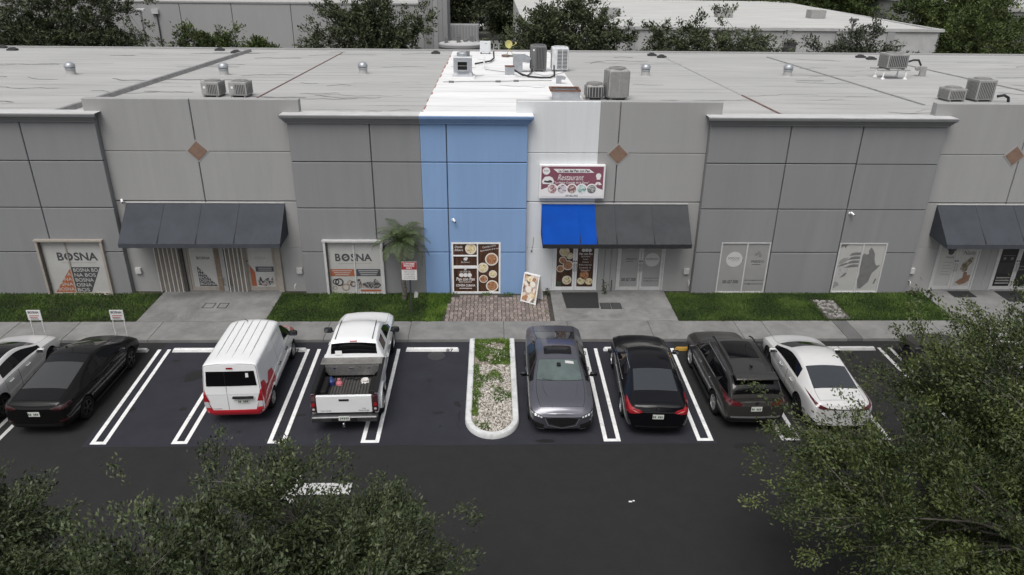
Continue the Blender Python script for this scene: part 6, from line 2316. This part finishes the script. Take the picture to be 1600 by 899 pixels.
# ---- two cars hidden below the right tree
t, bv = make_car('parked_car', 'dark car mostly hidden under the right tree', 'car', (14.75, -7.0), R(90), sedan_cols(4.8, 1.85, 1.45), sedan_tag, p_suv, {}, (1.46, -1.34), .34, 1.85, m_rim_d, GR)
mirror_pair(t, .80, 1.03, .98, p_suv)
decal(bv, [(.42, .88), (.6, .95), (.9, 1.0), (.8, .86)], 'rear', m_redd, 'tail_lamp', t, .008, .05, True)
t, bv = make_car('parked_car', 'white car mostly hidden under the right tree at the picture edge', 'car', (17.35, -6.8), R(90), sedan_cols(4.8, 1.85, 1.5), sedan_tag, p_white, {}, (1.46, -1.34), .34, 1.85, m_rim_d, GR)
mirror_pair(t, .80, 1.03, .98, p_white)
decal(bv, [(.42, .88), (.6, .95), (.9, 1.0), (.8, .86)], 'rear', m_redd, 'tail_lamp', t, .008, .05, True)
# far car in the yard gap
t, bv = make_car('parked_car', 'white car parked far away in the yard gap', 'car', (-.6, 108), R(0), sedan_cols(4.8, 1.85, 1.5), sedan_tag, p_white, {}, (1.46, -1.34), .34, 1.85, m_rim_d, GR)

# ---- white cargo van with red corners
L, W, H = 4.72, 1.76, 1.97
h, w = L / 2, W / 2
cols = [
    C(-h + .03, -h + .12, w * .94, .36, 1.0, w * .82, H - .05, H - .0, ib=.975, g6=.14, g7=.93),
    C(-h + .12, -h + .22, w * .99, .28, 1.02, w * .83, H - .03, H + .03, ib=.98, g6=.14, g7=.93),
    C(-1.40, -1.40, w, .26, 1.05, w * .82, H - .065, H, ib=.98, g6=.12, g7=.93),
    C(-.52, -.52, w, .25, 1.05, w * .82, H - .065, H + .003, ib=.98, g6=.12, g7=.93),
    C(.36, .36, w, .25, 1.04, w * .81, H - .07, H, ib=.98, g6=.12, g7=.86),
    C(.43, .42, w, .25, 1.04, w * .805, H - .075, H - .005, ib=.98, g6=.12, g7=.86),
    C(.98, .68, w, .25, 1.02, w * .77, H - .13, H - .06, bowt=.06, ib=.975, g7=.84),
    C(1.42, 1.46, w * .99, .25, .98, w * .82, 1.05, 1.10, bowt=.16, g7=.7),
    C(h - .45, h - .42, w * .97, .26, .88, w * .78, .96, .99, bowt=.08),
    C(h - .16, h - .14, w * .91, .27, .72, w * .68, .82, .85, bowt=.05),
    C(h - .03, h - .06, w * .80, .30, .55, w * .55, .62, .65),
]


def van_tag(i, j):
    if j == -1:
        return 'trunk_lid' if i == 0 else 'bumper'
    if j >= 8:
        return 'roof' if i <= 5 else 'windscreen' if i == 6 else 'hood' if i in (7, 8) else 'body'
    if j == 6 and i in (5, 6):
        return 'side_window'
    if 2 <= j <= 4 and i in (5, 6):
        return 'front_door'
    if 2 <= j <= 6 and i == 3:
        return 'rear_door'
    return 'body'


m_vred = paint('paint_red', (.50, .018, .03), .0, .35)
t, bv = make_car('cargo_van', 'white cargo van with red rear corners and bumper', 'van', (-7.43, -6.42), R(92.3), cols, van_tag, p_whiteb, {'windscreen': m_glass}, (1.50, -1.40), .31, 1.74, m_rim_s, GR,
                 creases={('row', 8): .2, ('col', 0): .6}, tail_bow=.03)
decal(bv, [(-.70, 1.29), (.70, 1.29), (.66, 1.74), (-.66, 1.74)], 'rear', m_glass, 'rear_window', t, .008, .1)
decal(bv, [(.15, 1.29), (.165, 1.29), (.165, 1.74), (.15, 1.74)], 'rear', m_plastic, 'window_divider', t, .014, .2)
decal(bv, [(.145, .52), (.157, .52), (.157, 1.28), (.145, 1.28)], 'rear', m_wire, 'door_gap', t, .006, .2)
decal(bv, [(-.72, 1.02), (.72, 1.02), (.72, 1.03), (-.72, 1.03)], 'rear', m_trim, 'door_crease', t, .006, .2)
MB().box(-h - .075, -h - .01, -.58, .0, .92, .98).build('handle_bar', m_plastic, t, bevel=.012)
plate_marks(t, bv, 'rear', .80, -.28)
decal(bv, [(-.10, 1.81), (.10, 1.81), (.08, 1.86), (-.08, 1.86)], 'rear', m_red, 'brake_lamp', t, .014, .1)
decal(bv, [(-.90, .33), (.90, .33), (.90, .53), (-.90, .53)], 'rear', m_vred, 'rear_bumper', t, .02, .08)
decal(bv, [(-.50, 1.55), (-.42, 1.55), (-.42, 1.68), (-.50, 1.68)], 'rear', m_pvc, 'window_sticker', t, .014, .1)
decal(bv, [(.60, .50), (.92, .50), (.92, 1.22), (.76, 1.14), (.70, .8)], 'rear', m_vred, 'red_corner', t, .008, .06, True)
decal(bv, [(.66, .60), (.80, .62), (.80, .80), (.70, .80)], 'rear', m_lamp, 'tail_lamp', t, .014, .05, True)
decal(bv, [(.66, .80), (.82, .80), (.80, 1.04), (.74, 1.04)], 'rear', m_red, 'tail_lamp', t, .014, .05, True)
decal(bv, [(-2.33, .40), (-1.78, .36), (-1.74, .62), (-1.35, .80), (-1.05, .62), (-1.02, .80), (-1.22, 1.22), (-1.55, 1.30), (-1.86, .98), (-2.02, 1.30), (-2.26, 1.36), (-2.33, .9)], 'left', m_vred, 'red_wrap', t, .007, .07, True)
decal(bv, [(1.62, .78), (1.80, .74), (2.26, .60), (2.30, .85), (1.95, 1.0), (1.60, 1.04)], 'left', m_vred, 'red_wrap', t, .007, .07, True)
o = link_mesh('lettering', text_mesh('CITY EXPRESS', .36, .04), m_rim_d, t, (-h - .058, .50, .60))
o.rotation_euler = (R(0), 0, R(-90))
for y in (-.46, -.23, 0, .23, .46):
    MB().tube([(-2.05, y, 1.972 - .05 * abs(y)), (-1.4, y, 1.980 - .05 * abs(y)), (.2, y, 1.980 - .05 * abs(y)), (.5, y, 1.955 - .06 * abs(y))], .012, 5).build('roof_rib', m_trim, t, smooth=True)
MB().tube([(.40, .15, 1.93), (.34, .15, 2.0), (.12, .15, 2.18)], [.022, .012, .005], 6).build('antenna', m_plastic, t)
mirror_pair(t, 1.12, 1.0, 1.13, m_plastic, 1.25)
handles(t, bv, 1.74, (-.42, .52), .90, m_plastic)
decal(bv, [(-1.15, 1.14), (-.58, 1.14), (-.58, 1.55), (-1.05, 1.55)], 'left', M('panel_recess', (.62, .64, .66), .4), 'blank_panel', t, .004, .15, True)
decal(bv, [(-.46, 1.14), (.30, 1.14), (.30, 1.55), (-.46, 1.55)], 'left', MATS['panel_recess'], 'blank_panel', t, .004, .15, True)
for s in (1, -1):
    MB().tube([(-1.95, s * .845, .98), (-.55, s * .862, .98)], .010, 5).build('slide_rail', m_wire, t)

# ---- white pickup with tool box
L, W = 5.5, 1.9
h, w = L / 2, W / 2
H = 1.77
cabx = -.62
cols = [
    C(cabx, cabx, w * .97, .48, 1.16, w * .74, 1.20, 1.21, g7=.6),
    C(cabx + .02, cabx + .03, w * .985, .46, 1.17, w * .76, 1.24, 1.25, g7=.7),
    C(cabx + .06, cabx + .10, w, .45, 1.17, w * .71, H - .09, H - .03),
    C(cabx + .22, cabx + .28, w, .45, 1.17, w * .71, H - .06, H - .0),
    C(.30, .30, w, .45, 1.15, w * .70, H - .05, H + .01),
    C(.40, .38, w, .45, 1.15, w * .70, H - .05, H + .01),
    C(1.0, .92, w, .45, 1.13, w * .675, H - .09, H - .035, bowt=.05),
    C(1.42, 1.52, w * .99, .45, 1.12, w * .80, 1.19, 1.23, bowt=.16, g7=.7),
    C(h - .42, h - .42, w * .98, .46, 1.06, w * .80, 1.15, 1.19, bowt=.06),
    C(h + .02, h + .02, w * .95, .45, .95, w * .76, 1.06, 1.10, bowt=.05),
    C(h + .17, h + .14, w * .88, .42, .72, w * .66, .84, .88),
]


def pick_tag(i, j):
    if j == -1:
        return 'body'
    if j >= 8:
        return 'rear_window' if i == 1 else 'roof' if i in (2, 3, 4, 5) else 'windscreen' if i == 6 else 'hood' if i in (7, 8) else 'body'
    if j == 6 and i == 3:
        return 'rear_side_window'
    if j == 6 and i in (5, 6):
        return 'side_window'
    if 2 <= j <= 4:
        if i in (2, 3):
            return 'rear_door'
        if i in (4, 5, 6):
            return 'front_door'
    return 'body'


p_truck = p_whiteb
t, bv = make_car('pickup_truck', 'white pickup truck with open bed and aluminium tool box', 'pickup truck', (-4.22, -6.38), R(91.6), cols, pick_tag, p_truck, {'windscreen': m_glass, 'rear_window': m_glass}, (1.90,), .40, 1.9, m_rim_s, GR,
                 creases={('row', 8): .45}, ww=.26, tail_bow=.0)
wheels(t, (-1.74,), W / 2 - .13 + .02, .40, .26, m_rim_s, 6)
# load bed: sides with arches, front wall, floor with ribs, tailgate
for s in (1, -1):
    prof = [(-h + .08, .56)]
    for k in range(13):
        a = math.pi - math.pi * k / 12
        prof.append((-1.74 + .47 * math.cos(a), .46 + .47 * math.sin(a)))
    prof += [(cabx - .03, .50), (cabx - .03, 1.20), (-h + .16, 1.20)]
    yo, yi = s * w * .985, s * (w - .13)
    MB().prism(prof, min(yo, yi), max(yo, yi), 'y').build('bed_side', p_truck, t, bevel=.035, smooth=True, seg=3)
    pr2 = []
    for k in range(13):
        a = math.pi - math.pi * k / 12
        pr2.append((-1.74 + .52 * math.cos(a), .44 + .52 * math.sin(a)))
    for k in range(12, -1, -1):
        a = math.pi - math.pi * k / 12
        pr2.append((-1.74 + .46 * math.cos(a), .44 + .46 * math.sin(a)))
    MB().prism(pr2, min(s * w * .96, s * (w + .035)), max(s * w * .96, s * (w + .035)), 'y').build('wheel_flare', p_truck, t, bevel=.012, smooth=True)
    MB().box(-h + .12, cabx - .04, min(s * (w - .14), s * (w - .005)), max(s * (w - .14), s * (w - .005)), 1.20, 1.225).build('bed_rail_cap', m_plastic, t, bevel=.01)
    MB().box(-2.18, -1.30, min(s * (w - .14), s * (w - .34)), max(s * (w - .14), s * (w - .34)), .72, .98).build('wheel_house', m_plastic, t, bevel=.06)
    MB().box(-h + .12, cabx - .05, min(s * (w - .135), s * (w - .15)), max(s * (w - .135), s * (w - .15)), .72, 1.19).build('bed_liner_side', m_plastic, t)
    MB().prism([(-h + .0, .66), (-h + .2, .64), (-h + .2, 1.16), (-h + .03, 1.17)], min(s * (w - .02), s * (w - .17)), max(s * (w - .02), s * (w - .17)), 'y').build('tail_lamp', M('tail_lamp_smoke', (.05, .015, .018), .15, coat=1, var=.4, scale=10), t, bevel=.02)
    MB().lathe([(.055, 0), (.055, .02)], 16, (-h - .005, s * (w - .09), .90), 'x').build('lamp_core', m_red, t)
    MB().lathe([(.035, 0), (.035, .02)], 14, (-h - .002, s * (w - .09), .76), 'x').build('lamp_core', m_lamp, t)
m_liner = M('bed_liner', (.055, .052, .05), .75, var=.3, scale=6)
MB().box(-h + .1, cabx - .04, -w + .14, w - .14, .66, .715).build('bed_floor', m_liner, t)
for k in range(17):
    y = -.70 + k * .0875
    MB().box(-h + .12, cabx - .05, y - .022, y + .022, .715, .75).build('floor_rib', m_liner, t)
MB().box(cabx - .06, cabx - .02, -w + .13, w - .13, .66, 1.2).build('bed_front_wall', m_plastic, t)
MB().box(-h + .0, -h + .09, -w + .18, w - .18, .64, 1.19).build('tailgate', p_truck, t, bevel=.018)
MB().box(-h - .012, -h + .002, -.14, .14, 1.03, 1.09).build('tailgate_handle', m_plastic, t, bevel=.004)
MB().box(-h - .16, -h + .06, -w + .02, w - .02, .42, .60).build('rear_bumper', M('bumper_chrome', (.10, .10, .105), .35, metal=.7, var=.2), t, bevel=.05, seg=3)
MB().box(-h - .168, -h - .155, -.155, .155, .49, .63).build('number_plate', m_plate_w, t)
for k in range(5):
    MB().box(-h - .172, -h - .166, -.12 + k * .05, -.09 + k * .05, .53, .59).build('plate_mark', MATS['plate_ink'], t)
for s in (1, -1):
    MB().box(-h - .166, -h - .15, min(s * .18, s * .36), max(s * .18, s * .36), .46, .57).build('bumper_step', m_plastic, t, bevel=.004)
MB().tube([(-h - .12, 0, .40), (-h - .34, 0, .40)], .032, 8).lathe([(.03, .40), (.03, .44), (.02, .46), (.028, .50), (.0, .52)], 12, (-h - .32, 0, 0)).build('tow_hitch', m_chrome, t, smooth=True)
for s, y, txt, z in ((1, .52, 'TACOMA', .71), (-1, -.54, 'V6', .78), (-1, -.54, 'PRERUNNER', .71)):
    o = link_mesh('lettering', text_mesh(txt, .30 if len(txt) > 2 else .1, .04), m_rim_d, t, (-h - .006, y, z))
    o.rotation_euler = (0, 0, R(-90))
m_alu = M('tool_box_alu', (.30, .29, .275), .45, metal=.7, var=.2, scale=9)
tb = thing('tool_box', 'worn aluminium tool box across the bed of the white pickup', 'tool box', (-4.22, -6.38 - .86, 1.165), R(91.6))
MB().box(-.19, .19, -.91, .91, .03, .085).build('lid', m_alu, tb, bevel=.012)
MB().prism([(-.92, .02), (.92, .02), (.66, -.30), (-.66, -.30)], -.22, .22, 'x').build('body', M('tool_box_tread', (.24, .24, .24), .5, metal=.6, var=.35, scale=20), tb)
MB().box(-.235, -.222, -.08, .08, -.06, -.03).build('latch', m_chrome, tb)
for s in (1, -1):
    MB().box(-.235, -.222, s * .5 - .03, s * .5 + .03, -.07, -.02).build('latch', m_chrome, tb)
decal(bv, [(-.12, 1.675), (.12, 1.675), (.11, 1.71), (-.11, 1.71)], 'rear', m_red, 'brake_lamp', t, .012, .1)
decal(bv, [(.36, 1.28), (.56, 1.28), (.56, 1.42), (.36, 1.42)], 'rear', m_pvc, 'window_sticker', t, .012, .1)
for s in (1, -1):
    MB().tube([(cabx + .2, s * .56, 1.74), (.8, s * .55, 1.74)], .012, 5).build('roof_channel', m_plastic, t)
mirror_pair(t, 1.16, 1.08, 1.22, m_plastic, 1.3)
handles(t, bv, W, (-.2, .6), 1.03, p_truck)
# odds and ends in the bed
ca, sa = math.cos(R(91.6)), math.sin(R(91.6))


def inbed(x, y, z):
    return (-4.22 + ca * x - sa * y, -6.38 + sa * x + ca * y, z)


o = MB().lathe([(.0, 0), (.09, .01), (.1, .16), (.05, .22), (.03, .28), (0, .29)], 14).build('jug', M('jug_blue', (.03, .06, .22), .4), None, smooth=True, loc=inbed(-1.42, .58, .735))
tag(o, 'dark blue plastic jug in the pickup bed', 'jug')
o = MB().lathe([(.0, 0), (.11, .01), (.10, .08), (.03, .16), (.05, .2), (.0, .2)], 7).build('bag', M('bag_pink', (.55, .16, .19), .6, var=.3, scale=9), None, loc=inbed(-1.40, .36, .735))
tag(o, 'crumpled pink bag in the pickup bed', 'bag')
o = MB().lathe([(.0, 0), (.15, .01), (.10, .05), (.12, .08), (.0, .07)], 6).build('rag', M('rag_white', (.65, .62, .6), .9, var=.3, scale=9), None, loc=inbed(-1.25, -.38, .735))
tag(o, 'white rag in the pickup bed', 'rag')
o = MB().tube([(-.2, 0, .03), (-.05, .05, .05), (.1, -.03, .03), (.22, .04, .03)], .03, 6).build('strap', m_plastic, None, loc=inbed(-1.15, .0, .735))
tag(o, 'black strap coiled in the pickup bed below the tool box', 'strap')
